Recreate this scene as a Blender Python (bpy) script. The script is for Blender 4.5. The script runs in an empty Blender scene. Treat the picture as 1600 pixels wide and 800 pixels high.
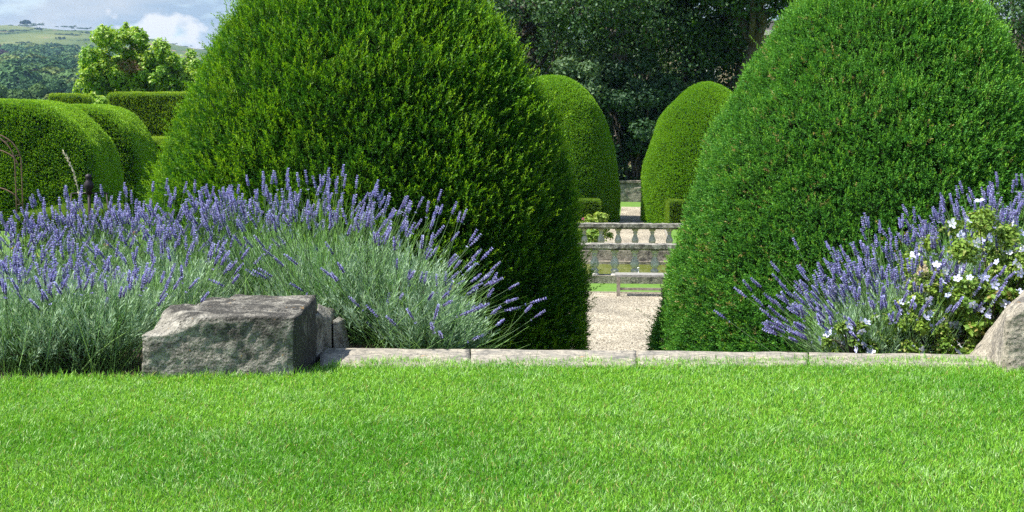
import bpy, math, random
import numpy as np
from mathutils import Vector, Matrix

R = math.radians
random.seed(7)
rng = np.random.default_rng(11)
scene = bpy.context.scene
col = scene.collection

# ------------------------------------------------------------------ camera
F = 2222.0            # focal length in photo pixels (1600 wide)
HOR = 170.0           # row of the horizon
CAMZ = 1.07
PITCH = math.atan2(400 - HOR, F)
cam_d = bpy.data.cameras.new('camera')
cam = bpy.data.objects.new('camera', cam_d); col.objects.link(cam)
cam_d.sensor_width = 36; cam_d.lens = F / 1600 * 36
cam_d.clip_start = 0.05; cam_d.clip_end = 12000
cam.location = (0, 0, CAMZ); cam.rotation_euler = (math.pi/2 - PITCH, 0, 0)
scene.camera = cam

# ------------------------------------------------------------------ light
TO_SUN = Vector((-0.78, -0.17, 1.25)).normalized()
SUN_EL = math.asin(TO_SUN.z)
SUN_AZ = math.atan2(TO_SUN.x, TO_SUN.y)
sun_d = bpy.data.lights.new('sun', 'SUN'); sun_d.energy = 5.0; sun_d.angle = R(0.6)
sun_d.color = (1.0, 0.955, 0.87)
sun = bpy.data.objects.new('sun', sun_d); col.objects.link(sun)
sun.rotation_euler = TO_SUN.to_track_quat('Z', 'Y').to_euler()

w = bpy.data.worlds.new('World'); scene.world = w; w.use_nodes = True
nt = w.node_tree; nt.nodes.clear()
N = nt.nodes.new; L = nt.links.new
out = N('ShaderNodeOutputWorld'); bg = N('ShaderNodeBackground'); bg.inputs[1].default_value = 0.12
sky = N('ShaderNodeTexSky'); sky.sky_type = 'NISHITA'; sky.sun_disc = False
sky.sun_elevation = SUN_EL; sky.sun_rotation = SUN_AZ
sky.air_density = 1.0; sky.dust_density = 0.6; sky.ozone_density = 1.5
tc = N('ShaderNodeTexCoord'); sep = N('ShaderNodeSeparateXYZ'); L(tc.outputs['Generated'], sep.inputs[0])
# high grey-white sheet with soft breaks
mp1 = N('ShaderNodeMapping'); mp1.inputs['Scale'].default_value = (3.0, 3.0, 9.0); mp1.inputs['Location'].default_value = (0.3, 0.1, 0.35)
L(tc.outputs['Generated'], mp1.inputs[0])
n1 = N('ShaderNodeTexNoise'); n1.inputs['Scale'].default_value = 2.2; n1.inputs['Detail'].default_value = 8; n1.inputs['Roughness'].default_value = .55
n1.inputs['Distortion'].default_value = .4
L(mp1.outputs[0], n1.inputs['Vector'])
r1 = N('ShaderNodeValToRGB'); r1.color_ramp.elements[0].position = .30; r1.color_ramp.elements[1].position = .45
L(n1.outputs['Fac'], r1.inputs[0])
c1 = N('ShaderNodeValToRGB'); c1.color_ramp.elements[0].position = .40; c1.color_ramp.elements[1].position = .62
c1.color_ramp.elements[0].color = (1.75, 2.25, 2.75, 1); c1.color_ramp.elements[1].color = (2.75, 2.95, 3.1, 1)
n1b = N('ShaderNodeTexNoise'); n1b.inputs['Scale'].default_value = 4.5; n1b.inputs['Detail'].default_value = 7
L(mp1.outputs[0], n1b.inputs['Vector']); L(n1b.outputs['Fac'], c1.inputs[0])
m1 = N('ShaderNodeMix'); m1.data_type = 'RGBA'
fade = N('ShaderNodeMapRange'); fade.inputs[1].default_value = .22; fade.inputs[2].default_value = .60; fade.inputs[3].default_value = 1; fade.inputs[4].default_value = .12
L(sep.outputs['Z'], fade.inputs[0]); fm = N('ShaderNodeMath'); fm.operation = 'MULTIPLY'; L(r1.outputs[0], fm.inputs[0]); L(fade.outputs[0], fm.inputs[1]); L(fm.outputs[0], m1.inputs['Factor']); L(sky.outputs[0], m1.inputs['A']); L(c1.outputs[0], m1.inputs['B'])
# bright cumulus heads low over the horizon
mp2 = N('ShaderNodeMapping'); mp2.inputs['Scale'].default_value = (9.0, 9.0, 13.0); mp2.inputs['Location'].default_value = (2.63, 0.0, 0.0)
L(tc.outputs['Generated'], mp2.inputs[0])
n2 = N('ShaderNodeTexNoise'); n2.inputs['Scale'].default_value = 1.6; n2.inputs['Detail'].default_value = 9; n2.inputs['Roughness'].default_value = .52
L(mp2.outputs[0], n2.inputs['Vector'])
# threshold rises with elevation so the heads end
ml = N('ShaderNodeMath'); ml.operation = 'MULTIPLY'; ml.inputs[1].default_value = 8.0; L(sep.outputs['Z'], ml.inputs[0])
sb = N('ShaderNodeMath'); sb.operation = 'SUBTRACT'; L(n2.outputs['Fac'], sb.inputs[0]); L(ml.outputs[0], sb.inputs[1])
r2 = N('ShaderNodeValToRGB'); r2.color_ramp.elements[0].position = .075; r2.color_ramp.elements[1].position = .115
L(sb.outputs[0], r2.inputs[0])
m2 = N('ShaderNodeMix'); m2.data_type = 'RGBA'; m2.inputs['B'].default_value = (3.75, 3.8, 3.8, 1)
L(r2.outputs[0], m2.inputs['Factor']); L(m1.outputs['Result'], m2.inputs['A'])
L(m2.outputs['Result'], bg.inputs[0]); L(bg.outputs[0], out.inputs[0])

scene.view_settings.view_transform = 'Standard'; scene.view_settings.look = 'None'
scene.view_settings.exposure = 1.12; scene.view_settings.gamma = 1.0
scene.render.engine = 'CYCLES'
cy = scene.cycles
cy.max_bounces = 6; cy.diffuse_bounces = 3; cy.glossy_bounces = 3; cy.transmission_bounces = 4
cy.transparent_max_bounces = 4; cy.volume_bounces = 0; cy.caustics_reflective = False; cy.caustics_refractive = False
cy.use_adaptive_sampling = True; cy.adaptive_threshold = 0.02
cy.use_denoising = False; cy.denoiser = 'OPENIMAGEDENOISE'
cy.denoising_input_passes = 'RGB_ALBEDO_NORMAL'; cy.denoising_prefilter = 'ACCURATE'
cy.sample_clamp_indirect = 6
scene.render.use_persistent_data = False

# ------------------------------------------------------------------ geometry of the place
AX = math.atan(192 / F)                     # the garden's axis runs a little right of the view
ca, sa = math.cos(AX), math.sin(AX)
def A(u, v, z):                             # u across the axis, v along it
    return Vector((-0.11 + u * ca + v * sa, -u * sa + v * ca, z))
def ray(px, py):
    x = (px - 800) / F; y = (400 - py) / F
    cp, sp = math.cos(PITCH), math.sin(PITCH)
    return Vector((x, cp + y * sp, -sp + y * cp))
def G(px, py, z=0.0):                       # where the line of sight meets height z
    r = ray(px, py); t = (z - CAMZ) / r.z
    return Vector((r.x * t, r.y * t, z))
def P(px, py, Y):                           # at distance Y
    r = ray(px, py); t = Y / r.y
    return Vector((r.x * t, Y, CAMZ + r.z * t))
GZ = -2.70                                  # level of the lower garden

# ------------------------------------------------------------------ numpy helpers
def hash3(ix, iy, iz, s=0):
    h = (ix * 374761393 + iy * 668265263 + iz * 2147483647 + s * 1274126177) & 0xffffffff
    h = ((h ^ (h >> 13)) * 1274126177) & 0xffffffff
    h = (h ^ (h >> 16)) & 0xffffffff
    return h / 4294967295.0
def vnoise(p, s=0):
    p = np.asarray(p, float); i = np.floor(p).astype(np.int64); f = p - i; f = f * f * (3 - 2 * f)
    o = 0
    for dx in (0, 1):
        for dy in (0, 1):
            for dz in (0, 1):
                wgt = (f[:, 0] if dx else 1 - f[:, 0]) * (f[:, 1] if dy else 1 - f[:, 1]) * (f[:, 2] if dz else 1 - f[:, 2])
                o = o + wgt * hash3(i[:, 0] + dx, i[:, 1] + dy, i[:, 2] + dz, s)
    return o
def fbm(p, octs=4, s=0):
    p = np.asarray(p, float); o = 0; a = .5; t = 0
    for k in range(octs):
        o = o + a * vnoise(p * 2 ** k + k * 17.3, s + k); t += a; a *= .5
    return o / t
def nrm(a): return a / np.maximum(np.linalg.norm(a, axis=-1, keepdims=True), 1e-9)
def frames(d, r):
    """orthonormal frames with Z = d, random roll"""
    z = nrm(d); t = nrm(r.normal(size=z.shape)); x = nrm(np.cross(t, z)); y = np.cross(z, x)
    return x, y, z
def mesh_np(name, V, Q, mats, colors=None, mi=None, smooth=False):
    me = bpy.data.meshes.new(name)
    V = np.asarray(V, np.float32); Q = np.asarray(Q, np.int32)
    me.vertices.add(len(V)); me.vertices.foreach_set('co', V.ravel())
    me.loops.add(Q.size); me.loops.foreach_set('vertex_index', Q.ravel())
    me.polygons.add(len(Q)); me.polygons.foreach_set('loop_start', np.arange(0, Q.size, 4, dtype=np.int32))
    for m in mats: me.materials.append(m)
    if mi is not None: me.polygons.foreach_set('material_index', np.asarray(mi, np.int32))
    if smooth is not False:
        sm = np.ones(len(Q), bool) if smooth is True else smooth
        me.polygons.foreach_set('use_smooth', sm)
    if colors is not None:
        at = me.color_attributes.new('tint', 'FLOAT_COLOR', 'POINT')
        c = np.ones((len(V), 4), np.float32); c[:, :3] = colors
        at.data.foreach_set('color', c.ravel())
    me.update(calc_edges=True)
    return me
def link(name, me, parent=None, loc=None):
    o = bpy.data.objects.new(name, me); col.objects.link(o)
    if parent is not None: o.parent = parent
    if loc is not None: o.location = loc
    return o
def tag(o, label=None, cat=None, group=None, kind=None):
    if label: o['label'] = label
    if cat: o['category'] = cat
    if group: o['group'] = group
    if kind: o['kind'] = kind
    return o
def empty(name, loc, label, cat, group=None):
    o = bpy.data.objects.new(name, None); col.objects.link(o); o.location = loc
    o.empty_display_size = .1
    return tag(o, label, cat, group)

class Geo:
    """collects quads with colours and material slots"""
    def __init__(s): s.V = []; s.Q = []; s.C = []; s.M = []; s.S = []; s.n = 0
    def add(s, V, Q, C=(1, 1, 1), m=0, smooth=False):
        V = np.asarray(V, float); Q = np.asarray(Q, int)
        C = np.broadcast_to(np.asarray(C, float), (len(V), 3))
        s.V.append(V); s.Q.append(Q + s.n); s.C.append(C); s.M.append(np.full(len(Q), m)); s.S.append(np.full(len(Q), smooth))
        s.n += len(V)
    def mesh(s, name, mats, origin=(0, 0, 0)):
        return mesh_np(name, np.concatenate(s.V) - np.asarray(origin, float), np.concatenate(s.Q), mats,
                       np.concatenate(s.C), np.concatenate(s.M), np.concatenate(s.S))
    def build(s, name, mats, parent=None, origin=(0, 0, 0)):
        o = link(name, s.mesh(name, mats, origin), parent)
        if parent is None: o.location = origin
        return o

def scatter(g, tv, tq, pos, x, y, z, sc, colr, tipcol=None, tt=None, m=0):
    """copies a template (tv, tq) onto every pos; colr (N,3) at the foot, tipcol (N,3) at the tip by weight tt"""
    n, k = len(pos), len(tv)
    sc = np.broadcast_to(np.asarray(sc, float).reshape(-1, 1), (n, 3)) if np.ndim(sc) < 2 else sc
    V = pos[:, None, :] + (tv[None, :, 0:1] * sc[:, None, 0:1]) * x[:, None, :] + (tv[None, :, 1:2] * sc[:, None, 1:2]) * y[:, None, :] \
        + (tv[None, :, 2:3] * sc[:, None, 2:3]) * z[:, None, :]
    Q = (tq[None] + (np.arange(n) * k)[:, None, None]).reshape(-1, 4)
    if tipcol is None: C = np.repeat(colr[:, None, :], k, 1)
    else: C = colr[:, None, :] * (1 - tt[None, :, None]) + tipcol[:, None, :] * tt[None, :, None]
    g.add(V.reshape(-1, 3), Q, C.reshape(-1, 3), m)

def sample(V, Q, dens, r, weight=None):
    V = np.asarray(V, float); Q = np.asarray(Q, int)
    a, b, c, d = (V[Q[:, k]] for k in range(4))
    n1_ = np.cross(b - a, c - a); n2_ = np.cross(c - a, d - a)
    ar = .5 * (np.linalg.norm(n1_, axis=1) + np.linalg.norm(n2_, axis=1)); nn = nrm(n1_ + n2_)
    wg = ar if weight is None else ar * weight(.25 * (a + b + c + d), nn)
    cnt = int(wg.sum() * dens)
    idx = r.choice(len(Q), cnt, p=wg / wg.sum())
    s_, t_ = r.random(cnt)[:, None], r.random(cnt)[:, None]
    pos = (a[idx] * (1 - s_) + b[idx] * s_) * (1 - t_) + (d[idx] * (1 - s_) + c[idx] * s_) * t_
    return pos, nn[idx]

def rot_axes(ang, el):
    return None

# ---- leaf templates: every leaf one rhomb quad
def sprig_template(k, ln, wd, spread, r, flat=0.6, curve=.12, start=.05):
    """needles round a shoot of length 1 along Z"""
    V, Q, T = [], [], []
    for i in range(k):
        t = start + (1 - start) * i / (k - 1)
        a = i * 2.4 + r.random() * .6
        o = np.array([math.cos(a), math.sin(a) * flat, 0]); o /= np.linalg.norm(o)
        sp = spread * (1 - .55 * t)
        d = o * math.sin(sp) + np.array([0, 0, 1]) * math.cos(sp)
        b = np.array([curve * t * t, 0, t * (1 - .06)])
        s_ = np.cross(d, r.normal(size=3)); s_ /= np.linalg.norm(s_)
        l_ = ln * (1 - .35 * t) * (.8 + .4 * r.random()); w_ = wd * (.8 + .4 * r.random())
        q = [b, b + d * l_ * .5 + s_ * w_, b + d * l_, b + d * l_ * .5 - s_ * w_]
        n0 = len(V); V += q; Q.append([n0, n0 + 1, n0 + 2, n0 + 3]); T += [t] * 4
    V = np.array(V); return V, np.array(Q), np.array(T)
LEAF_V = np.array([[0, 0, 0], [.32, .06, .45], [0, -.04, 1], [-.32, .06, .45]], float); LEAF_Q = np.array([[0, 1, 2, 3]])

def tube(g, pts, rad, n=8, C=(1, 1, 1), m=0, cap=True):
    pts = np.asarray(pts, float); rad = np.broadcast_to(np.asarray(rad, float), (len(pts),))
    tan = nrm(np.gradient(pts, axis=0)); up = np.array([0, 0, 1.]) if abs(tan[0, 2]) < .9 else np.array([1., 0, 0])
    V = []; x = nrm(np.cross(up, tan[0]))
    for i in range(len(pts)):
        x = nrm(x - tan[i] * np.dot(x, tan[i])); y = np.cross(tan[i], x)
        for k in range(n):
            a = 2 * math.pi * k / n; V.append(pts[i] + rad[i] * (math.cos(a) * x + math.sin(a) * y))
    Q = [[i * n + k, i * n + (k + 1) % n, (i + 1) * n + (k + 1) % n, (i + 1) * n + k] for i in range(len(pts) - 1) for k in range(n)]
    if cap:
        for base, i in ((0, 0), ((len(pts) - 1) * n, -1)):
            V.append(pts[i]); c = len(V) - 1
            for k in range(0, n, 2):
                q = [base + k, base + (k + 1) % n, base + (k + 2) % n, c]
                Q.append(q[::-1] if i == 0 else q)
    g.add(V, Q, C, m, smooth=True)
def lathe(g, prof, center, n=24, C=(1, 1, 1), m=0, sx=1, sy=1):
    V = []; 
    for r_, z in prof:
        for k in range(n):
            a = 2 * math.pi * k / n; V.append((center[0] + r_ * math.cos(a) * sx, center[1] + r_ * math.sin(a) * sy, center[2] + z))
    Q = [[i * n + k, i * n + (k + 1) % n, (i + 1) * n + (k + 1) % n, (i + 1) * n + k] for i in range(len(prof) - 1) for k in range(n)]
    g.add(V, Q, C, m, smooth=True); return np.array(V), np.array(Q)
def grid_box(c8, nx, ny, nz):
    """subdivided hexahedron: c8 = bottom 4 (ccw from front-left), top 4. returns V,Q,uvw"""
    c = np.array(c8, float); V = []; U = []; Q = []; idx = {}
    def vert(i, j, k):
        if (i, j, k) in idx: return idx[(i, j, k)]
        u, v, w_ = i / nx, j / ny, k / nz
        b = (c[0] * (1 - u) + c[1] * u) * (1 - v) + (c[3] * (1 - u) + c[2] * u) * v
        t = (c[4] * (1 - u) + c[5] * u) * (1 - v) + (c[7] * (1 - u) + c[6] * u) * v
        idx[(i, j, k)] = len(V); V.append(b * (1 - w_) + t * w_); U.append((u, v, w_)); return idx[(i, j, k)]
    for i in range(nx):
        for j in range(ny):
            Q.append([vert(i, j, nz), vert(i + 1, j, nz), vert(i + 1, j + 1, nz), vert(i, j + 1, nz)])
            Q.append([vert(i, j + 1, 0), vert(i + 1, j + 1, 0), vert(i + 1, j, 0), vert(i, j, 0)])
        for k in range(nz):
            Q.append([vert(i, 0, k), vert(i + 1, 0, k), vert(i + 1, 0, k + 1), vert(i, 0, k + 1)])
            Q.append([vert(i, ny, k + 1), vert(i + 1, ny, k + 1), vert(i + 1, ny, k), vert(i, ny, k)])
    for j in range(ny):
        for k in range(nz):
            Q.append([vert(0, j, k + 1), vert(0, j + 1, k + 1), vert(0, j + 1, k), vert(0, j, k)])
            Q.append([vert(nx, j, k), vert(nx, j + 1, k), vert(nx, j + 1, k + 1), vert(nx, j, k + 1)])
    return np.array(V), np.array(Q), np.array(U)
def boxA(g, u0, u1, v0, v1, z0, z1, C=(1, 1, 1), m=0, n=(1, 1, 1), wob=0, s=0):
    """box aligned with the garden axis"""
    c8 = [A(u0, v0, z0), A(u1, v0, z0), A(u1, v1, z0), A(u0, v1, z0), A(u0, v0, z1), A(u1, v0, z1), A(u1, v1, z1), A(u0, v1, z1)]
    V, Q, U = grid_box([tuple(p) for p in c8], *n)
    if wob: 
        V = V + (np.stack([fbm(V * 6 + 9 * k, 3, s + k) for k in range(3)], 1) - .5) * wob
    g.add(V, Q, C, m)

# ------------------------------------------------------------------ materials
def new_mat(name):
    m = bpy.data.materials.new(name); m.use_nodes = True; m.node_tree.nodes.clear(); return m, m.node_tree.nodes.new, m.node_tree.links.new
def leaf_mat(name, trans=.35, rough=.5, spec=.25, transtint=(1.25, 1.15, .5), hue=None):
    m, N, L = new_mat(name); o = N('ShaderNodeOutputMaterial'); a = N('ShaderNodeAttribute'); a.attribute_name = 'tint'
    p = N('ShaderNodeBsdfPrincipled'); p.inputs['Roughness'].default_value = rough; p.inputs['Specular IOR Level'].default_value = spec
    t = N('ShaderNodeBsdfTranslucent'); mx = N('ShaderNodeMixShader'); mx.inputs[0].default_value = trans
    mu = N('ShaderNodeVectorMath'); mu.operation = 'MULTIPLY'; mu.inputs[1].default_value = transtint
    L(a.outputs['Color'], p.inputs['Base Color']); L(a.outputs['Color'], mu.inputs[0]); L(mu.outputs[0], t.inputs['Color'])
    L(p.outputs[0], mx.inputs[1]); L(t.outputs[0], mx.inputs[2]); L(mx.outputs[0], o.inputs[0]); return m
def solid(name, c, rough=.7, metal=0, spec=.3, noise=None):
    m, N, L = new_mat(name); o = N('ShaderNodeOutputMaterial'); p = N('ShaderNodeBsdfPrincipled')
    p.inputs['Base Color'].default_value = (*c, 1); p.inputs['Roughness'].default_value = rough; p.inputs['Metallic'].default_value = metal
    p.inputs['Specular IOR Level'].default_value = spec; L(p.outputs[0], o.inputs[0])
    if noise:
        sc_, c2, amt = noise
        tc = N('ShaderNodeTexCoord'); n = N('ShaderNodeTexNoise'); n.inputs['Scale'].default_value = sc_; n.inputs['Detail'].default_value = 8
        n.inputs['Roughness'].default_value = .65
        L(tc.outputs['Object'], n.inputs['Vector']); rp = N('ShaderNodeValToRGB'); rp.color_ramp.elements[0].position = .38; rp.color_ramp.elements[1].position = .62
        rp.color_ramp.elements[0].color = (*c, 1); rp.color_ramp.elements[1].color = (*c2, 1); L(n.outputs['Fac'], rp.inputs[0]); L(rp.outputs[0], p.inputs['Base Color'])
        b = N('ShaderNodeBump'); b.inputs['Strength'].default_value = amt; b.inputs['Distance'].default_value = .02; L(n.outputs['Fac'], b.inputs['Height']); L(b.outputs[0], p.inputs['Normal'])
    return m
def stone(name, base, pale, dark, sc_=1.0, lichen=.5, bump=.6, top_pale=None, yellow=True):
    """weathered limestone: buff ground, pale bloom, black lichen blotches, pits"""
    m, N, L = new_mat(name); o = N('ShaderNodeOutputMaterial'); p = N('ShaderNodeBsdfPrincipled'); p.inputs['Roughness'].default_value = .9
    p.inputs['Specular IOR Level'].default_value = .15
    L(p.outputs[0], o.inputs[0]); tc = N('ShaderNodeTexCoord')
    def noise(s, det=8, rough=.6, dist=0):
        n = N('ShaderNodeTexNoise'); n.inputs['Scale'].default_value = s * sc_; n.inputs['Detail'].default_value = det; n.inputs['Roughness'].default_value = rough
        n.inputs['Distortion'].default_value = dist; L(tc.outputs['Object'], n.inputs['Vector']); return n.outputs['Fac']
    def ramp(f, a, b):
        r = N('ShaderNodeMapRange'); r.inputs[1].default_value = a; r.inputs[2].default_value = b; L(f, r.inputs[0]); return r.outputs[0]
    def mix(f, a, b):
        x = N('ShaderNodeMix'); x.data_type = 'RGBA'
        L(f, x.inputs['Factor'])
        for s_, v in (('A', a), ('B', b)):
            if isinstance(v, tuple): x.inputs[s_].default_value = (*v, 1)
            else: L(v, x.inputs[s_])
        return x.outputs['Result']
    c = mix(ramp(noise(9), .4, .62), base, pale)
    c = mix(ramp(noise(28, 10, .75), .46, .62), c, tuple(.55 * v for v in base))
    nl = noise(5.5, 10, .72, .3)
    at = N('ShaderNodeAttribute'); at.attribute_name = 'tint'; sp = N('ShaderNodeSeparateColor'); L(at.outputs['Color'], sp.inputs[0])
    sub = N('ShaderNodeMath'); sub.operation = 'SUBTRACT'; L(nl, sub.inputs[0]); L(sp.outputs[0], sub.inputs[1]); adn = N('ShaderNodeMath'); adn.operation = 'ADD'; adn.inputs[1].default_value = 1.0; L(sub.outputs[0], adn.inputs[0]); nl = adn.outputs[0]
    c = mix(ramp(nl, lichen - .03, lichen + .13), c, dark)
    if yellow:
        c = mix(ramp(noise(14, 3, .5, 1), .70, .74), c, (.42, .24, .05))
    c = mix(ramp(noise(70, 4, .8), .56, .70), c, tuple(v * .30 for v in base))
    c = mix(ramp(noise(95, 3, .8), .60, .72), c, tuple(min(1, v * 1.3) for v in pale))
    vp = N('ShaderNodeTexVoronoi'); vp.inputs['Scale'].default_value = 34 * sc_; vp.inputs['Randomness'].default_value = 1; L(tc.outputs['Object'], vp.inputs['Vector'])
    pit = N('ShaderNodeMath'); pit.operation = 'MULTIPLY_ADD'; pit.inputs[1].default_value = .9; L(noise(7, 4, .6), pit.inputs[0]); L(vp.outputs['Distance'], pit.inputs[2])
    c = mix(ramp(pit.outputs[0], .60, .50), c, tuple(v * .22 for v in base))
    L(c, p.inputs['Base Color'])
    vo = N('ShaderNodeTexVoronoi'); vo.inputs['Scale'].default_value = 55 * sc_; L(tc.outputs['Object'], vo.inputs['Vector'])
    ad = N('ShaderNodeMath'); ad.operation = 'MULTIPLY_ADD'; ad.inputs[1].default_value = .5; L(vo.outputs['Distance'], ad.inputs[0]); L(noise(30, 10, .75), ad.inputs[2])
    b = N('ShaderNodeBump'); b.inputs['Strength'].default_value = bump; b.inputs['Distance'].default_value = .012 / sc_; L(ad.outputs[0], b.inputs['Height']); L(b.outputs[0], p.inputs['Normal'])
    return m
def gravel_mat():
    m, N, L = new_mat('gravel'); o = N('ShaderNodeOutputMaterial'); p = N('ShaderNodeBsdfPrincipled'); p.inputs['Roughness'].default_value = .9
    L(p.outputs[0], o.inputs[0]); tc = N('ShaderNodeTexCoord')
    v = N('ShaderNodeTexVoronoi'); v.inputs['Scale'].default_value = 38; L(tc.outputs['Object'], v.inputs['Vector'])
    sp = N('ShaderNodeSeparateColor'); L(v.outputs['Color'], sp.inputs[0])
    r = N('ShaderNodeValToRGB'); e = r.color_ramp.elements; e[0].position = 0; e[0].color = (.13, .10, .065, 1); e[1].position = 1; e[1].color = (.60, .54, .42, 1)
    k = r.color_ramp.elements.new(.35); k.color = (.34, .29, .20, 1); L(sp.outputs[0], r.inputs[0])
    n = N('ShaderNodeTexNoise'); n.inputs['Scale'].default_value = 1.3; n.inputs['Detail'].default_value = 6; L(tc.outputs['Object'], n.inputs['Vector'])
    mr = N('ShaderNodeMapRange'); mr.inputs[1].default_value = .35; mr.inputs[2].default_value = .7; mr.inputs[3].default_value = .62; mr.inputs[4].default_value = .98; L(n.outputs['Fac'], mr.inputs[0])
    mu = N('ShaderNodeVectorMath'); mu.operation = 'SCALE'; L(r.outputs[0], mu.inputs[0]); L(mr.outputs[0], mu.inputs['Scale']); L(mu.outputs[0], p.inputs['Base Color'])
    b = N('ShaderNodeBump'); b.inputs['Strength'].default_value = .9; b.inputs['Distance'].default_value = .03; b.invert = True; L(v.outputs['Distance'], b.inputs['Height']); L(b.outputs[0], p.inputs['Normal'])
    return m
M = {}
M['yew'] = leaf_mat('yew_needles', .32, .5, .18)
M['broad'] = leaf_mat('broad_leaves', .30, .5, .2)
M['lime'] = leaf_mat('lime_green_leaves', .42, .45, .3)
M['grass'] = leaf_mat('grass_blades', .35, .45, .35, (1.1, 1.1, .6))
M['herb'] = leaf_mat('lavender_leaves', .25, .6, .2, (1.1, 1.1, .8))
M['petal'] = leaf_mat('petals', .3, .6, .15, (1, 1, 1))
M['far'] = leaf_mat('distant_foliage', .15, .7, .1, (1.1, 1.1, .8))
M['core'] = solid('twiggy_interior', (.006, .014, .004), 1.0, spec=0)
M['bark'] = solid('bark', (.045, .038, .03), .95, noise=(5, (.10, .085, .065), .9))
M['pale_bark'] = solid('pale_bark', (.10, .09, .075), .95, noise=(3, (.22, .20, .17), .8))
M['soil'] = solid('soil', (.025, .018, .012), .95, noise=(18, (.06, .045, .03), .9))
M['turf'] = solid('turf_base', (.035, .075, .012), .95, noise=(30, (.06, .11, .02), .6))
M['far_lawn'] = solid('mown_grass', (.075, .16, .02), .9, noise=(9, (.11, .21, .03), .5))
M['gravel'] = gravel_mat()
M['stone'] = stone('weathered_limestone', (.27, .255, .215), (.41, .39, .335), (.055, .053, .047), 1.5, .495, 1.6)
M['kerb'] = stone('worn_limestone', (.235, .22, .19), (.40, .36, .285), (.09, .09, .09), 1.0, .56, .5)
M['rail'] = stone('lichened_rail', (.22, .205, .17), (.50, .48, .43), (.035, .035, .033), 1.3, .48, .6, yellow=False)
M['balus'] = stone('pale_baluster_stone', (.50, .47, .41), (.66, .63, .57), (.14, .135, .125), .9, .60, .5, yellow=False)
M['wall'] = stone('pool_wall_stone', (.24, .215, .17), (.40, .36, .29), (.06, .055, .05), .6, .52, .6, yellow=False)
M['house'] = stone('honey_stone', (.50, .38, .24), (.62, .50, .35), (.30, .24, .16), .15, .62, .3, yellow=False)
M['wood'] = solid('weathered_oak', (.20, .165, .125), .85, noise=(12, (.33, .29, .24), .5))
M['wood_pale'] = solid('silvered_oak', (.20, .19, .17), .9, noise=(15, (.33, .32, .29), .4))
M['iron'] = solid('dark_iron', (.035, .03, .035), .55, .6)
M['rust'] = solid('rusty_iron', (.11, .065, .045), .8, .2, noise=(20, (.19, .12, .09), .3))
M['white'] = solid('white_paint', (.75, .75, .72), .5)
M['glass'] = solid('window_glass', (.03, .04, .05), .08, spec=.8)
M['slate'] = solid('roof_slate', (.12, .11, .11), .7, noise=(2, (.18, .17, .16), .3))
def water_mat():
    m, N, L = new_mat('pond_water'); o = N('ShaderNodeOutputMaterial'); p = N('ShaderNodeBsdfPrincipled')
    p.inputs['Base Color'].default_value = (.11, .14, .012, 1); p.inputs['Roughness'].default_value = .03; p.inputs['IOR'].default_value = 1.33
    tc = N('ShaderNodeTexCoord'); n = N('ShaderNodeTexNoise'); n.inputs['Scale'].default_value = 2.0; n.inputs['Detail'].default_value = 3; L(tc.outputs['Object'], n.inputs['Vector'])
    b = N('ShaderNodeBump'); b.inputs['Strength'].default_value = .05; b.inputs['Distance'].default_value = .02; L(n.outputs['Fac'], b.inputs['Height']); L(b.outputs[0], p.inputs['Normal'])
    L(p.outputs[0], o.inputs[0]); return m
M['water'] = water_mat()
def hill_mat():
    m, N, L = new_mat('open_ground'); o = N('ShaderNodeOutputMaterial'); p = N('ShaderNodeBsdfPrincipled'); p.inputs['Roughness'].default_value = .95
    p.inputs['Specular IOR Level'].default_value = .05
    L(p.outputs[0], o.inputs[0]); tc = N('ShaderNodeTexCoord'); mp = N('ShaderNodeMapping'); mp.inputs['Scale'].default_value = (.006, .0035, .01); L(tc.outputs['Object'], mp.inputs[0])
    n = N('ShaderNodeTexNoise'); n.inputs['Scale'].default_value = 1.2; n.inputs['Detail'].default_value = 8; n.inputs['Roughness'].default_value = .6; L(mp.outputs[0], n.inputs['Vector'])
    r = N('ShaderNodeValToRGB'); e = r.color_ramp.elements; e[0].position = .36; e[0].color = (.050, .080, .022, 1); e[1].position = .66; e[1].color = (.15, .165, .06, 1)
    k = e.new(.5); k.color = (.085, .115, .036, 1); L(n.outputs['Fac'], r.inputs[0])
    n2 = N('ShaderNodeTexNoise'); n2.inputs['Scale'].default_value = 3.5; n2.inputs['Detail'].default_value = 5; L(mp.outputs[0], n2.inputs['Vector'])
    mr = N('ShaderNodeMapRange'); mr.inputs[1].default_value = .60; mr.inputs[2].default_value = .64; L(n2.outputs['Fac'], mr.inputs[0])
    x = N('ShaderNodeMix'); x.data_type = 'RGBA'; x.inputs['B'].default_value = (.20, .14, .09, 1); L(mr.outputs[0], x.inputs['Factor']); L(r.outputs[0], x.inputs['A'])
    L(x.outputs['Result'], p.inputs['Base Color']); return m
M['hill'] = hill_mat()

# ------------------------------------------------------------------ ground and hills
POOL_U, POOL_V = (-4.2, 4.2), (31.15, 36.45)
RX = [-3000, -600, -200, 0, 45, 90, 150, 230, 320, 500, 800, 3000]
RY = [110, 80, 50, 40, 34, 36.5, 43, 58, 75, 100, 125, 140]
def terrain_z(X, Y):
    X = np.asarray(X, float); Y = np.asarray(Y, float)
    px = 800 + F * X / np.maximum(Y, 200)
    ry = np.interp(px, RX, RY); zr = 1.07 + (HOR - ry) * 2300 / F
    k = zr / 135.0
    nz = (fbm(np.stack([X * .004, Y * .004, X * 0], 1), 4, 5) - .5) * 14 * np.clip((Y - 500) / 900, 0, 1) * np.clip((2250 - Y) / 300, 0, 1)
    hill = np.interp(Y, [90, 170, 330, 480, 900, 1400, 1800, 2100, 2300, 2500, 3200, 5000], [0, 0, 0, 4, 24, 52, 88, 120, 135, 125, 60, 0])
    base = np.interp(Y, [90, 170, 330, 480, 5000], [GZ, -16, -10, -4, -4])
    return base + np.where(Y > 330, hill * k, 0) + nz
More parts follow.
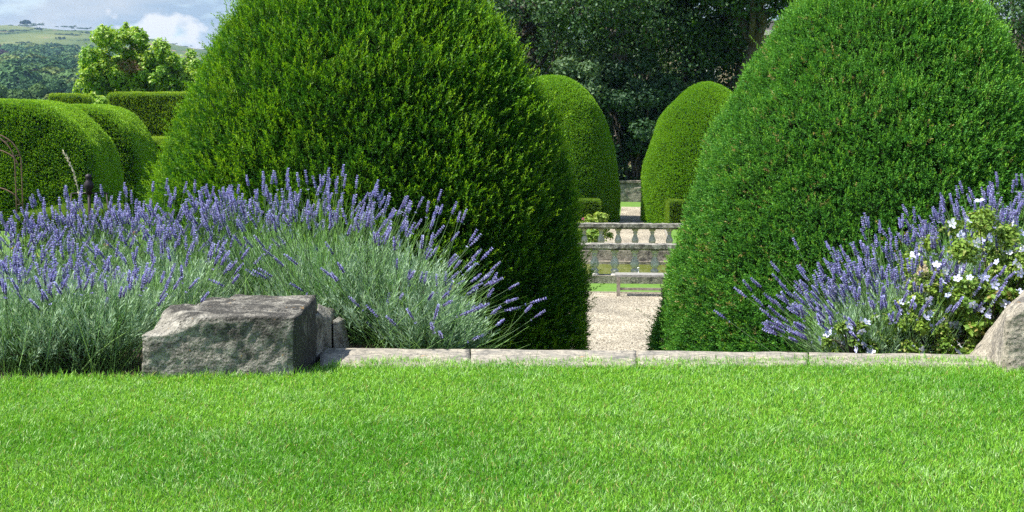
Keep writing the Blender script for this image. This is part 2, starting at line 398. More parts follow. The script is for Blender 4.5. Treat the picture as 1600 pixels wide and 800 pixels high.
def bed_z(u, v):
    ss = lambda a, b, x: np.clip((x - a) / (b - a), 0, 1) ** 2 * (3 - 2 * np.clip((x - a) / (b - a), 0, 1))
    mid = ss(-1.0, -.72, u) * (1 - ss(1.55, 1.9, u))
    flat = np.interp(v, [-50, 8.9, 9.6, 5000], [-.04, -.04, GZ, GZ]); slope = np.interp(v, [-50, 6.25, 6.5, 8.6, 9.5, 5000], [-.04, -.04, -.14, -.60, GZ, GZ])
    return flat * (1 - mid) + slope * mid
def bedZ(X, Y):
    u = (X + .11) * ca - Y * sa; v = (X + .11) * sa + Y * ca
    return float(bed_z(np.array([u]), np.array([v]))[0])
def ground_z(u, v):
    p = np.stack([-0.11 + u * ca + v * sa, -u * sa + v * ca], 1)
    near = bed_z(u, v)
    return np.where(v < 90, near, terrain_z(p[:, 0], p[:, 1]))
us = sorted(set([-3500, -2500, -1800, -1300, -1000, -800] + list(range(-700, 200, 25)) + [-45, -30, -20, -15, -10, POOL_U[0], POOL_U[1], -3.6, 3.6] + [q * .1 - 1.2 for q in range(7)] + [q * .1 + 1.4 for q in range(7)] + [-3, -2, 0, .7, 3, 10, 15, 20, 30, 45, 300, 500, 900, 1500, 2500, 3500]))
vs = sorted(set([-60, -20, 0, 3, 6, 6.25, 6.5, 7, 8, 8.6, 8.9, 9.1, 9.3, 9.5, 9.6, 12, 16, 22, POOL_V[0], POOL_V[1], 45, 60, 80, 90, 100, 120, 140, 170, 200, 250] + list(range(300, 2700, 40)) + [2900, 3300, 3900, 4500]))
UU, VV = np.meshgrid(us, vs); uf, vf = UU.ravel().astype(float), VV.ravel().astype(float)
zz = ground_z(uf, vf)
TV = np.stack([-0.11 + uf * ca + vf * sa, -uf * sa + vf * ca, zz], 1)
nu = len(us); TQ = []
for j in range(len(vs) - 1):
    for i in range(nu - 1):
        if us[i] >= POOL_U[0] and us[i + 1] <= POOL_U[1] and vs[j] >= POOL_V[0] and vs[j + 1] <= POOL_V[1]: continue
        TQ.append([j * nu + i, j * nu + i + 1, (j + 1) * nu + i + 1, (j + 1) * nu + i])
TQ = np.array(TQ); mi = np.where((TV[TQ[:, 0], 1] < 11) & (np.abs(TV[TQ, 0].mean(1)) < 3.6), 1, np.where(TV[TQ[:, 0], 1] < 88, 2, 0))
o = link('ground', mesh_np('ground', TV, TQ, [M['hill'], M['soil'], M['far_lawn']], None, mi, smooth=(mi == 0)))
tag(o, 'ground of the garden terraces rising far off into the grassy hill', None, None, 'structure')

def sheet(name, poly, mat, label, kind='structure'):
    """flat sheet from a strip of (left, right) point pairs"""
    V = []; Q = []
    for a, b in poly: V += [tuple(a), tuple(b)]
    for i in range(len(poly) - 1): Q.append([2 * i, 2 * i + 1, 2 * i + 3, 2 * i + 2])
    return tag(link(name, mesh_np(name, V, Q, [mat])), label, None, None, kind)
g1 = GZ + .006
sheet('gravel_path', [(A(-12, 11, g1), A(12, 11, g1)), (A(-12, 29.15, g1), A(12, 29.15, g1))], M['gravel'], 'pale gravel walk between the big yews and the pool', 'structure')
sheet('gravel_path', [(A(-1.0, 36.9, g1), A(1.10, 36.9, g1)), (A(-.90, 47.0, g1), A(1.02, 47.0, g1))], M['gravel'], 'gravel court beyond the far balustrade', 'structure')
sheet('gravel_path', [(A(-.40, 47.0, g1), A(.42, 47.0, g1)), (A(-.40, 55, g1), A(.42, 55, g1))], M['gravel'], 'narrow gravel path between the two far yews', 'structure')
# kerbs edging the far court
for s_ in (-1, 1):
    g = Geo(); u = -1.06 if s_ < 0 else 1.12; du = .10 if s_ < 0 else -.08
    c8 = []
    for z in (GZ - .02, GZ + .06):
        c8 += [A(u - .04, 36.9, z), A(u + .04, 36.9, z), A(u + .04 + du, 47, z), A(u - .04 + du, 47, z)]
    V, Q, U = grid_box([tuple(p) for p in c8], 1, 20, 1); g.add(V, Q)
    tag(g.build('path_edging', [M['kerb']]), None, None, None, 'structure')
g = Geo(); boxA(g, -12, 12, 29.13, 29.18, GZ - .02, GZ + .02, n=(20, 1, 1)); tag(g.build('path_edging', [M['wood']]), None, None, None, 'structure')

hm, N, L = new_mat('air'); ho = N('ShaderNodeOutputMaterial'); hv = N('ShaderNodeVolumePrincipled')
hv.inputs['Color'].default_value = (.38, .62, 1.0, 1); hv.inputs['Density'].default_value = .0001; hv.inputs['Anisotropy'].default_value = .2; L(hv.outputs[0], ho.inputs['Volume'])
zlo, zhi = float(TV[:, 2].min()) - 1, max(float(TV[:, 2].max()), 150.) + 12
V, Q, U = grid_box([(-4600, -800, zlo), (4600, -800, zlo), (4600, 5200, zlo), (-4600, 5200, zlo), (-4600, -800, zhi), (4600, -800, zhi), (4600, 5200, zhi), (-4600, 5200, zhi)], 1, 1, 1)
tag(link('haze', mesh_np('haze', V, Q, [hm])), 'thin blue summer haze in the air over the valley', None, None, 'stuff')

# ------------------------------------------------------------------ lawn in front
# far edge of the lawn, left to right (world points on the lawn plane)
EDGE = [G(-900, 608), G(-300, 602), G(0, 596), G(110, 592), G(218, 591.5), G(466, 588.5), G(503, 577), G(540, 571), G(620, 566), G(735, 570), G(860, 568), G(995, 568), G(1120, 568), G(1250, 566), G(1500, 566), G(1545, 570), G(1575, 583), G(1700, 590), G(2400, 596)]
ex = np.array([e.x for e in EDGE]); ey = np.array([e.y for e in EDGE])
sheet('lawn', [(Vector((x, -6, 0)), Vector((x, y + .02, 0))) for x, y in zip(ex, ey)], M['turf'], 'lawn ground under the foreground grass')
r = np.random.default_rng(3)
nb = 640000
gx = r.uniform(-4.2, 4.2, nb); gy = 3.25 + (6.2 - 3.25) * r.random(nb) ** 1.0
lim = np.interp(gx, ex, ey)
keep = gy < lim + .015 * r.normal(size=nb) + .03 * (fbm(np.stack([gx * 3, gx * 0, gx * 0], 1), 3, 9) - .3)
keep &= np.abs(gx) < gy * .42 + 1.0
gx, gy = gx[keep], gy[keep]; nb = len(gx)
edged = np.clip(1 - (np.interp(gx, ex, ey) - gy) / .10, 0, 1)
pn = np.stack([gx, gy, gx * 0], 1)
patch = fbm(pn * 2.2, 4, 21); patch2 = fbm(pn * 9, 3, 33); fine = fbm(pn * 30, 2, 41)
hgt = (.013 + .016 * r.random(nb)) * (.8 + .45 * patch2) + edged * .030 * r.random(nb) ** 2 * (.4 + 1.4 * patch2)
lean = r.normal(size=(nb, 3)) * .50; lean[:, 2] = 0
lean[:, :2] += (np.stack([fbm(pn * 6, 2, 51), fbm(pn * 6, 2, 52)], 1) - .5) * .9
d = nrm(lean + np.array([0, 0, 1.]))
x, y, z = frames(d, r)
bv = np.array([[-.5, 0, 0], [.5, 0, 0], [.42, 0, .55], [-.42, 0, .55], [.03, .28, 1], [-.03, .28, 1]], float)
bq = np.array([[0, 1, 2, 3], [3, 2, 4, 5]])
wd = .0019 + .0012 * r.random(nb)
sc = np.stack([wd, hgt, hgt], 1)
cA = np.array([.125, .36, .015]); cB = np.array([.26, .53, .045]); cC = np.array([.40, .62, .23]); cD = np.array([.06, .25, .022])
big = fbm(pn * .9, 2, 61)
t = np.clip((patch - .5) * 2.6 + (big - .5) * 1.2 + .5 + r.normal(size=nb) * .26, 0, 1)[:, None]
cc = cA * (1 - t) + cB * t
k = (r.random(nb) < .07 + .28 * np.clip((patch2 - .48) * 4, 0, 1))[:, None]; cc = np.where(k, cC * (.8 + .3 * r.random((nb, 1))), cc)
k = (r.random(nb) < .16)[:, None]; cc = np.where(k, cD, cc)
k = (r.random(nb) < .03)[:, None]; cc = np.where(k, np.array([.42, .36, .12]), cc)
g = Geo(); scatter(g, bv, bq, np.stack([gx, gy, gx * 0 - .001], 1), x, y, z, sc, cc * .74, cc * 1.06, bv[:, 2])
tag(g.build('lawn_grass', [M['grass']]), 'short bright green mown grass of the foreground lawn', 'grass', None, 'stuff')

# ------------------------------------------------------------------ stones at the terrace edge
def rough(V, U, amp, s, rnd=.05, keep_bottom=True):
    """rounds the arrises a little and chips the surface"""
    c = V.mean(0)
    e = np.minimum(U, 1 - U); e = np.sort(e, 1)
    near_edge = np.clip(1 - e[:, 1] / .06, 0, 1)
    chip = fbm(V * 9, 4, s)
    V = V + (c - V) * (near_edge * rnd * (.3 + 1.6 * np.clip(chip - .35, 0, 1)))[:, None]
    dsp = np.stack([fbm(V * 7 + 31 * k, 5, s + k) for k in range(3)], 1) - .5
    dsp2 = np.stack([fbm(V * 40 + 31 * k, 3, s + 7 + k) for k in range(3)], 1) - .5
    return V + dsp * amp * 2 + dsp2 * amp * .7

# left block with its scooped corner
b0, b1, b2, b3 = G(219, 591), G(464, 588), G(506, 566), G(268, 562)
b2 = G(506, 566) + Vector((-.03, .20, 0)); b3 = Vector((b0.x + .10, b2.y, 0))
def up(p, z): return (p.x, p.y, z)
V, Q, U = grid_box([up(b0, -.06), up(b1, -.06), up(b2, -.06), up(b3, -.06), up(b0, .245), up(b1, .243), up(b2 + Vector((-.02, 0, 0)), .262), up(b3, .272)], 90, 60, 34)
u, v, w_ = U.T
sm = lambda a, b, x: np.clip((x - a) / (b - a), 0, 1) ** 2 * (3 - 2 * np.clip((x - a) / (b - a), 0, 1))
front = sm(.42, .16, u + .85 * v + .06 * (fbm(V * 8, 3, 77) - .5))
ledge = sm(.30, .26, u - .05) * sm(.5, .62, v)                         # the thinner slab at the back left
topdrop = front * .070 * (1 + .0 * u) * sm(.75, .45, v) + ledge * .022
back = sm(.62, .80, v) * sm(.33, .26, u) * .0
V[:, 2] -= topdrop * w_ ** 2
V[:, 0] += (w_ > 0) * sm(.5, 1, w_) * sm(.35, .0, u) * sm(.45, .6, v) * .06
scoop = front * (w_ > .8)
lich_shade = 1 - .09 * (w_ > .97) * (1 - front) - .17 * (u > .985) - .07 * sm(.3, .8, u) * sm(.45, .9, w_) * (v < .02) + .25 * scoop + .05 * (v < .02) * (1 - w_)  # lichen offset; on the right face it also paints in that side's shade
V = rough(V, U, .011, 3, .035)
g = Geo(); g.add(V, Q, np.repeat(lich_shade[:, None], 3, 1), m=0, smooth=True)
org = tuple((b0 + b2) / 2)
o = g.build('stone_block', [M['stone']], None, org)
tag(o, 'large weathered stone block with chipped left corner and black lichen, on the lawn edge', 'stone block')
# smaller stones behind its right side
def small_stone(name, c8, n, amp, s, label, mat='stone'):
    V, Q, U = grid_box(c8, *n); V = rough(V, U, amp, s, .06); g = Geo(); g.add(V, Q, smooth=True)
    org = tuple(np.array(c8)[:4].mean(0)); return tag(g.build(name, [M[mat]], None, org), label, 'stone block')
p0, p1 = G(503, 562), G(519, 546)
c8 = [up(p0 + Vector((-.03, .02, 0)), -.05), up(p1 + Vector((0, 0, 0)), -.05), up(p1 + Vector((-.02, .30, 0)), -.05), up(p0 + Vector((-.06, .34, 0)), -.05)]
c8 += [(c8[0][0], c8[0][1], .19), (c8[1][0] - .005, c8[1][1], .135), (c8[2][0], c8[2][1], .14), (c8[3][0], c8[3][1], .2)]
small_stone('stone_block', c8, (10, 20, 18), .006, 12, 'narrow dark stone wedged against the right side of the chipped block')
p2, p3 = G(521, 545), G(543, 541)
c8 = [up(p2, -.05), up(p3, -.05), up(p3 + Vector((0, .16, 0)), -.05), up(p2 + Vector((0, .2, 0)), -.05)]
c8 += [(c8[0][0], c8[0][1], .13), (c8[0][0] + .022, c8[0][1] + .004, .118), (c8[2][0] - .03, c8[2][1], .10), (c8[3][0], c8[3][1], .12)]
small_stone('stone_block', c8, (12, 16, 14), .004, 15, 'small wedge-shaped stone where the block meets the stone edging')
# kerb stones
def kerb(x0, yb0, yf0, x1, yb1, yf1, s, label):
    z = .014
    a, b, c_, d_ = G(x0, yf0, z), G(x1, yf1, z), G(x1, yb1, z), G(x0, yb0, z)
    c8 = [up(a, -.35), up(b, -.35), up(c_, -.35), up(d_, -.35), up(a, z), up(b, z), up(c_, z), up(d_, z)]
    n = max(8, int((b - a).length / .02)); V, Q, U = grid_box(c8, n, 14, 12); V = rough(V, U, .0045, s, .0)
    e = np.minimum(U[:, 1], 1 - U[:, 1]); V[:, 2] -= (U[:, 2] > .95) * np.clip(1 - e / .12, 0, 1) * .008
    g = Geo(); g.add(V, Q, smooth=True); org = tuple((a + c_) / 2)
    tag(g.build('kerb_stone', [M['kerb']], None, org), label, 'edging stone', 'edging stones along the lawn')
kerb(500, 541, 570, 734, 542.5, 570, 41, 'worn grey edging stone starting beside the chipped block')
kerb(736, 542.5, 570, 994, 545, 569, 42, 'buff-patched edging stone in front of the left yew')
kerb(996.5, 545, 569, 1262, 548, 568, 43, 'grey edging stone in front of the right yew, right of the crack')
kerb(1264, 548, 568, 1552, 552, 570, 44, 'edging stone under the white flowers running to the right-hand rock')
# right-hand rock
q0 = G(1571, 582); q3 = G(1514, 552); q1 = q0 + Vector((.62, -.04, 0)); q2 = q1 + Vector((.05, .75, 0))
q3 = q3 + Vector((.0, .12, 0))
c8 = [up(q0, -.06), up(q1, -.06), up(q2, -.06), up(q3, -.06), (q0.x - .012, q0.y + .02, .265), (q1.x, q1.y + .03, .33), (q2.x, q2.y, .30), (q3.x + .235, q3.y - .03, .285)]
V, Q, U = grid_box(c8, 44, 44, 30)
u, v, w_ = U.T
V[:, 2] -= w_ ** 2 * .05 * sm(.12, .0, u) * (1 - sm(.5, .9, v) * .2)
V[:, 2] += w_ ** 2 * .03 * (fbm(V * 7, 3, 5) - .5) * 2
V[:, 0] += w_ * .03 * (fbm(V * np.array([6, 6, 1.]), 3, 8) - .5) * 2
V = rough(V, U, .013, 9, .06)
g = Geo(); g.add(V, Q, smooth=True)
M['rock'] = stone('streaked_limestone', (.30, .27, .215), (.46, .42, .34), (.10, .095, .09), .9, .53, 1.0)
tag(g.build('stone_block', [M['rock']], None, tuple(q0)), 'tall pale streaked rock at the right edge of the lawn', 'stone block')

# ------------------------------------------------------------------ clipped yews
def camward(c, n):
    d_ = nrm(np.array([0, 0, 1.0]) - c); return np.where((n * d_).sum(1) > -.55, 1, .12)
def foliage_surface(g, V, Q, s, layers, lump=.05, lumpf=1.6):
    """layers: dicts with dens, len, colours, template size"""
    for li, Y in enumerate(layers):
        r = np.random.default_rng(s * 100 + li)
        pos, n = sample(V, Q, Y['dens'], r, camward)
        if 'patch' in Y:
            f, lo, hi = Y['patch']; pr = np.clip((fbm(pos * f, 3, s + li) - lo) / (hi - lo), 0, 1)
            kp = r.random(len(pos)) < pr; pos, n = pos[kp], n[kp]
        if Y.get('dent'): pos = pos + n * ((fbm(pos * 4.5, 3, s + 40) - .5) * Y['dent'])[:, None]
        pos = pos + n * ((fbm(pos * lumpf, 3, s) - .5) * 2 * lump)[:, None] + n * (r.uniform(*Y.get('off', (-.02, .0)), size=len(pos)))[:, None]
        upv = np.array([0, 0, 1.])
        d_ = nrm(n * Y['nw'] + upv * Y['uw'] + r.normal(size=pos.shape) * Y['jit'])
        x, y, z = frames(d_, r)
        ln = r.uniform(*Y['len'], size=len(pos)) * (.75 + .5 * fbm(pos * 3, 2, s + 5))
        c0, c1 = np.array(Y['c0']), np.array(Y['c1']); t0, t1 = np.array(Y['t0']), np.array(Y['t1'])
        big = fbm(pos * Y.get('cf', 1.3), 3, s + 70 + li)
        t = np.clip((big - .5) * 2.4 + .5 + r.normal(size=len(pos)) * .25, 0, 1)[:, None]
        base = c0 * (1 - t) + c1 * t; t2 = r.random((len(pos), 1)); tip = t0 * (1 - t2) + t1 * t2
        if 'dead' in Y:
            pr, dc = Y['dead']; bl = np.clip((fbm(pos * 2.5, 3, s + 90) - .5) * 6, 0, 1)
            kk = (r.random(len(pos)) < pr * (.3 + bl))[:, None]; base = np.where(kk, np.array(dc), base); tip = np.where(kk, np.array(dc) * 1.2, tip)
        for vi in range(3):
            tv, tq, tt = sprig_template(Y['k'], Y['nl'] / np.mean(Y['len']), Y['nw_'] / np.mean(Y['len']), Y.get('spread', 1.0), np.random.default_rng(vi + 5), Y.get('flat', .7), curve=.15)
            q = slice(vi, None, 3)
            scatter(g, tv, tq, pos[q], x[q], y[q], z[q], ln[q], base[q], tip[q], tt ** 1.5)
def dome_surface(cx, cy, prof, lump, s, seg=72):
    zs = np.array([p[0] for p in prof]); rs = np.array([p[1] for p in prof])
    t = np.linspace(0, 1, 46); 
    # smooth resample by arc
    cum = np.r_[0, np.cumsum(np.hypot(np.diff(zs), np.diff(rs)))]; cum /= cum[-1]
    Z = np.interp(t, cum, zs); RR = np.interp(t, cum, rs)
    for _ in range(3):
        RR[1:-1] = (RR[:-2] + 2 * RR[1:-1] + RR[2:]) / 4; Z[1:-1] = (Z[:-2] + 2 * Z[1:-1] + Z[2:]) / 4
    V = []; 
    for z_, r_ in zip(Z, RR):
        for k in range(seg):
            a = 2 * math.pi * k / seg; V.append((cx + r_ * math.cos(a), cy + r_ * math.sin(a), z_))
    V = np.array(V); Q = np.array([[i * seg + k, i * seg + (k + 1) % seg, (i + 1) * seg + (k + 1) % seg, (i + 1) * seg + k] for i in range(len(t) - 1) for k in range(seg)])
    n = nrm(V - np.array([cx, cy, 0])); n[:, 2] *= 0
    V = V + n * ((fbm(V * 1.1, 3, s) - .5) * 2 * lump)[:, None]
    return V, Q
def topiary(name, cx, cy, prof, s, layers, label, lump=.06, core_in=.085, group=None, cat='topiary'):
    V, Q = dome_surface(cx, cy, prof, lump, s)
    g = Geo(); c = np.array([cx, cy, 0]); n = nrm((V - c) * np.array([1, 1, 0]) + np.array([0, 0, 1e-6]))
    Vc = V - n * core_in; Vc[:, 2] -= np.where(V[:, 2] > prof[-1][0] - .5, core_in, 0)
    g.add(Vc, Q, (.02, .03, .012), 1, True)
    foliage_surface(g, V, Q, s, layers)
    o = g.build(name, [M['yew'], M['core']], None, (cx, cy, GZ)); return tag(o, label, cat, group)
DL = A(-2.20, 12.15, 0); DR = A(2.165, 12.15, 0)
profL = [(GZ - .05, 1.80), (-1.8, 1.84), (-.93, 1.86), (-.17, 1.80), (.37, 1.72), (.91, 1.54), (1.45, 1.27), (1.99, .94), (2.4, .64), (2.7, .36), (2.85, .12), (2.87, 0)]
profR = [(GZ - .05, 1.84), (-1.8, 1.86), (-.93, 1.86), (-.17, 1.68), (.37, 1.54), (.91, 1.34), (1.45, 1.01), (1.72, .86), (1.99, .65), (2.2, .44), (2.36, .22), (2.4, 0)]
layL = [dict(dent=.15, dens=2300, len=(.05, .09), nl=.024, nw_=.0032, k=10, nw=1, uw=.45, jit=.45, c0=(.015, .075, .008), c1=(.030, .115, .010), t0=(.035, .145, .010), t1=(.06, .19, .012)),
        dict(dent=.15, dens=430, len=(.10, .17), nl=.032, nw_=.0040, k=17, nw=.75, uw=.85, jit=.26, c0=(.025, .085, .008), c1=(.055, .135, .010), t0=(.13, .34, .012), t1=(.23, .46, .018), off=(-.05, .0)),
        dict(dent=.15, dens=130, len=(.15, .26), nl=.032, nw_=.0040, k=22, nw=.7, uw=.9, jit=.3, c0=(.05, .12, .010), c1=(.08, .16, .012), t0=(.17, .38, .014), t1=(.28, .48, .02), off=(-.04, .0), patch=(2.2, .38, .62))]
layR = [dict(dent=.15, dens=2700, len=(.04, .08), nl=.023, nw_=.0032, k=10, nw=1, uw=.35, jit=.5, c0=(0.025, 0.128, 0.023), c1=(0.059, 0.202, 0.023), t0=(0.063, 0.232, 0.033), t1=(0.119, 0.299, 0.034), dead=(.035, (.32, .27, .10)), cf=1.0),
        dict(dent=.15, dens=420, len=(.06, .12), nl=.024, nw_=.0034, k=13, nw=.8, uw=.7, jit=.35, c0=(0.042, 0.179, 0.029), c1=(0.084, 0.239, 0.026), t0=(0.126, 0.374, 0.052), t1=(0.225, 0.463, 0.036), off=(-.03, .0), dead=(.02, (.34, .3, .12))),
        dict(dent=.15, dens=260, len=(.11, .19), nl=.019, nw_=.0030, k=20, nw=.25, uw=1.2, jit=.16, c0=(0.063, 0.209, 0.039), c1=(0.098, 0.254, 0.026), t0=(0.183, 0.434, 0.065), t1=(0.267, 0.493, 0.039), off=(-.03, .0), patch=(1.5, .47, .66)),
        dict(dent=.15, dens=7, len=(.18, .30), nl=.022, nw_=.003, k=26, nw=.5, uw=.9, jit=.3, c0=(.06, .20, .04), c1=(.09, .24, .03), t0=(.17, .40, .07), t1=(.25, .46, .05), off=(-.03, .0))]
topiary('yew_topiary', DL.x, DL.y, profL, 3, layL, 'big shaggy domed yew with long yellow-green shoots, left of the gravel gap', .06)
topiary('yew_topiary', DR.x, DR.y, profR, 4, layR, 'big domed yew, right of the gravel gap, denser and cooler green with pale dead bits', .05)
profF = [(0, 1.86), (.8, 1.90), (1.4, 1.87), (2.3, 1.74), (3.0, 1.50), (3.7, 1.12), (4.2, .78), (4.6, .42), (4.76, .15), (4.8, 0)]
layF = [dict(dens=1700, len=(.05, .09), nl=.035, nw_=.0075, k=6, nw=1, uw=.5, jit=.4, c0=(0.060, 0.203, 0.014), c1=(0.128, 0.288, 0.017), t0=(0.137, 0.338, 0.018), t1=(0.256, 0.456, 0.022), cf=.7)]
FL = A(-2.68, 48.2, 0); FR = A(2.50, 48.2, 0)
pFL = [(4.84, 0), (4.82, .26), (4.75, .52), (4.6, .82), (4.3, 1.18), (3.9, 1.48), (3.3, 1.74), (2.6, 1.98), (2.0, 2.12), (1.1, 2.22), (0, 2.2)]
pFR = [(4.60, 0), (4.57, .20), (4.48, .44), (4.33, .70), (4.0, 1.05), (3.7, 1.36), (3.2, 1.62), (2.5, 1.88), (1.8, 2.04), (1.0, 2.13), (0, 2.1)]
topiary('yew_topiary', FL.x, FL.y, [(GZ + z, r_) for z, r_ in pFL[::-1]], 5, layF, 'smooth clipped egg-shaped yew seen beyond the pool, touching the shaggy yew', .05)
topiary('yew_topiary', FR.x, FR.y, [(GZ + z, r_) for z, r_ in pFR[::-1]], 6, layF, 'smooth clipped egg-shaped yew beyond the pool on the right of the path', .05)

# ---- hedges with a drawn cross-section
def hedge(name, prof, y0, y1, s, layers, label, lump=.06, cat='hedge', group=None, rnd=.3, mat='yew'):
    """prof: list of (x, z) left-bottom over the top to right-bottom at depth y0"""
    prof = np.array(prof, float); cum = np.r_[0, np.cumsum(np.linalg.norm(np.diff(prof, axis=0), axis=1))]
    n = 60; t = np.linspace(0, cum[-1], n); X = np.interp(t, cum, prof[:, 0]); Z = np.interp(t, cum, prof[:, 1])
    for _ in range(2 if rnd > .1 else 0):
        X[1:-1] = (X[:-2] + 2 * X[1:-1] + X[2:]) / 4; Z[1:-1] = (Z[:-2] + 2 * Z[1:-1] + Z[2:]) / 4
    xc, zb = (X[0] + X[-1]) / 2, min(Z[0], Z[-1]); H = max(Z.max() - zb, (X.max() - X.min()) / 2)
    f = rnd / H
    rings = [(y0, .02), (y0, .35), (y0, .7), (y0 + .02, 1 - 1.0 * f), (y0 + rnd * .3, 1 - .45 * f), (y0 + rnd, 1 - .08 * f)] + [(y0 + rnd + (y1 - y0 - 2 * rnd) * q, 1) for q in np.linspace(.05, .95, 6)] + \
            [(y1 - rnd, 1 - .08 * f), (y1 - rnd * .3, 1 - .45 * f), (y1, 1 - f), (y1, .5), (y1, .02)]
    V = np.array([(xc + (x - xc) * k, yy, zb + (z - zb) * k) for yy, k in rings for x, z in zip(X, Z)])
    V = V + (np.stack([fbm(V * .9 + 7 * k, 3, s + k) for k in range(3)], 1) - .5) * 2 * lump * np.array([1, 1, .6])
    Q = np.array([[i * n + k + 1, i * n + k, (i + 1) * n + k, (i + 1) * n + k + 1] for i in range(len(rings) - 1) for k in range(n - 1)])
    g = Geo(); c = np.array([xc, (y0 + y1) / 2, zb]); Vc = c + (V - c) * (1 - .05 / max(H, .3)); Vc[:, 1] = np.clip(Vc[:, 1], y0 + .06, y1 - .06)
    # orientation check: front faces should look to -y
    a, b, c_ = V[Q[3 * (n - 1) + 20]][:3]; 
    nn_ = np.cross(b - a, c_ - a)
    if nn_[1] > 0: Q = Q[:, ::-1]
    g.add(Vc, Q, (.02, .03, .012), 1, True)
    foliage_surface(g, V, Q, s, layers, lump=.03)
    return tag(g.build(name, [M[mat], M['core']], None, (xc, y0, zb)), label, cat, group)
def prof_px(pts, Y): return [(P(px, py, Y).x, P(px, py, Y).z) for px, py in pts]
layH = [dict(dens=950, len=(.07, .12), nl=.045, nw_=.0075, k=7, nw=1, uw=.8, jit=.4, c0=(0.043, 0.166, 0.016), c1=(0.109, 0.264, 0.019), t0=(0.179, 0.390, 0.024), t1=(0.337, 0.546, 0.030), cf=.8)]
YA, YB = 44.0, 49.0
Zb = GZ
def closeprof(pts, Y):
    q = prof_px(pts, Y); return [(q[0][0], Zb)] + q + [(q[-1][0], Zb)]
hedge('clipped_hedge', closeprof([(-190, 215), (-180, 170), (-100, 161), (40, 161), (66, 166), (95, 185), (122, 212), (142, 245), (149, 280), (147, 318)], YA), YA, YA + 3.2, 21, layH, 'rounded clipped yew hedge at the far left, sloping down to the right', .10)
hedge('clipped_hedge', closeprof([(-60, 200), (-20, 172), (60, 168), (146, 168), (172, 180), (196, 206), (211, 235), (217, 262), (212, 300)], YB), YB, YB + 3.2, 22, layH, 'rounded clipped yew hedge behind the far-left one, its shoulder nearest the shaggy yew', .10)
def boxhedge(name, x0, x1, yt, yb, Y, dep, s, label, lay=layH, rnd=.1):
    a, b = P(x0, yt, Y), P(x1, yt, Y); zb = P(x0, yb, Y).z if yb else GZ
    pr = [(a.x, zb), (a.x, a.z), (b.x, a.z), (b.x, zb)]
    return hedge(name, pr, Y, Y + dep, s, lay, label, .03, rnd=rnd)
layT = [dict(dens=800, len=(.08, .13), nl=.045, nw_=.0075, k=7, nw=.7, uw=1.1, jit=.3, c0=(0.038, 0.132, 0.014), c1=(0.085, 0.202, 0.017), t0=(0.222, 0.389, 0.024), t1=(0.376, 0.513, 0.037), cf=.8)]
boxhedge('clipped_hedge', 169, 330, 148, None, 56, 3.0, 23, 'square-cut tall hedge with fuzzy pale top in front of the lime-green tree', layT)
boxhedge('clipped_hedge', 76, 126, 150, None, 60, 1.6, 24, 'small square-cut hedge top poking above the rounded hedges', layT)
layB = [dict(dens=1500, len=(.04, .06), nl=.03, nw_=.006, k=6, nw=1, uw=.6, jit=.4, c0=(.06, .15, .012), c1=(.10, .20, .014), t0=(.12, .24, .018), t1=(.20, .30, .02), cf=.8)]
boxhedge('box_hedge', 1047, 1130, 315, None, 45.2, 1.2, 25, 'low square box hedge at the foot of the right egg-shaped yew', layB, .03)
boxhedge('box_hedge', 850, 937, 314, None, 45.4, 1.2, 26, 'low square box hedge behind the yellowish shrub by the pool', layB, .03)
boxhedge('box_hedge', 20, 122, 337, None, 38, 4.5, 27, 'low flat-topped box hedge beyond the lavender at the left', layB, .05)
boxhedge('clipped_hedge', 190, 330, 220, None, 52, 2.5, 28, 'pale green lower hedge between the rounded hedges and the shaggy yew', layT, .3)

# ------------------------------------------------------------------ trees
def leaf_cloud(g, centers, radii, n_leaf, size, c0, c1, s, up_bias=.3, flat=.7, hi=None, shell=.55):
    r = np.random.default_rng(s); centers = np.asarray(centers, float); radii = np.asarray(radii, float)
    wgt = radii ** 2; idx = r.choice(len(centers), n_leaf, p=wgt / wgt.sum())
    dd = nrm(r.normal(size=(n_leaf, 3))); rr = radii[idx] * (shell + (1 - shell) * r.random(n_leaf)) 
    pos = centers[idx] + dd * rr[:, None] * np.array([1, 1, flat])
    nvec = nrm(dd * 1.0 + np.array([0, 0, up_bias]) + r.normal(size=pos.shape) * .55)
    # leaf blade lies across nvec, tip hanging outwards
    t = nrm(np.cross(nvec, r.normal(size=pos.shape))); b = np.cross(nvec, t)
    cl = r.random(len(centers))[idx]
    tt = np.clip(cl * .6 + r.random(n_leaf) * .4, 0, 1)[:, None]
    cc = np.array(c0) * (1 - tt) + np.array(c1) * tt
    if hi is not None:
        k = (r.random(n_leaf) < .12)[:, None]; cc = np.where(k, np.array(hi), cc)
    scatter(g, LEAF_V, LEAF_Q, pos, t, nvec, b, size * r.uniform(.6, 1.25, n_leaf), cc)
def branch_pts(a, b, n=6, sag=.1, r=None):
    a, b = np.array(a, float), np.array(b, float); t = np.linspace(0, 1, n)[:, None]
    p = a + (b - a) * t; p[1:-1] += r.normal(size=(n - 2, 3)) * sag * np.linalg.norm(b - a) * .15; p[:, 2] += np.sin(t[:, 0] * math.pi) * sag; return p
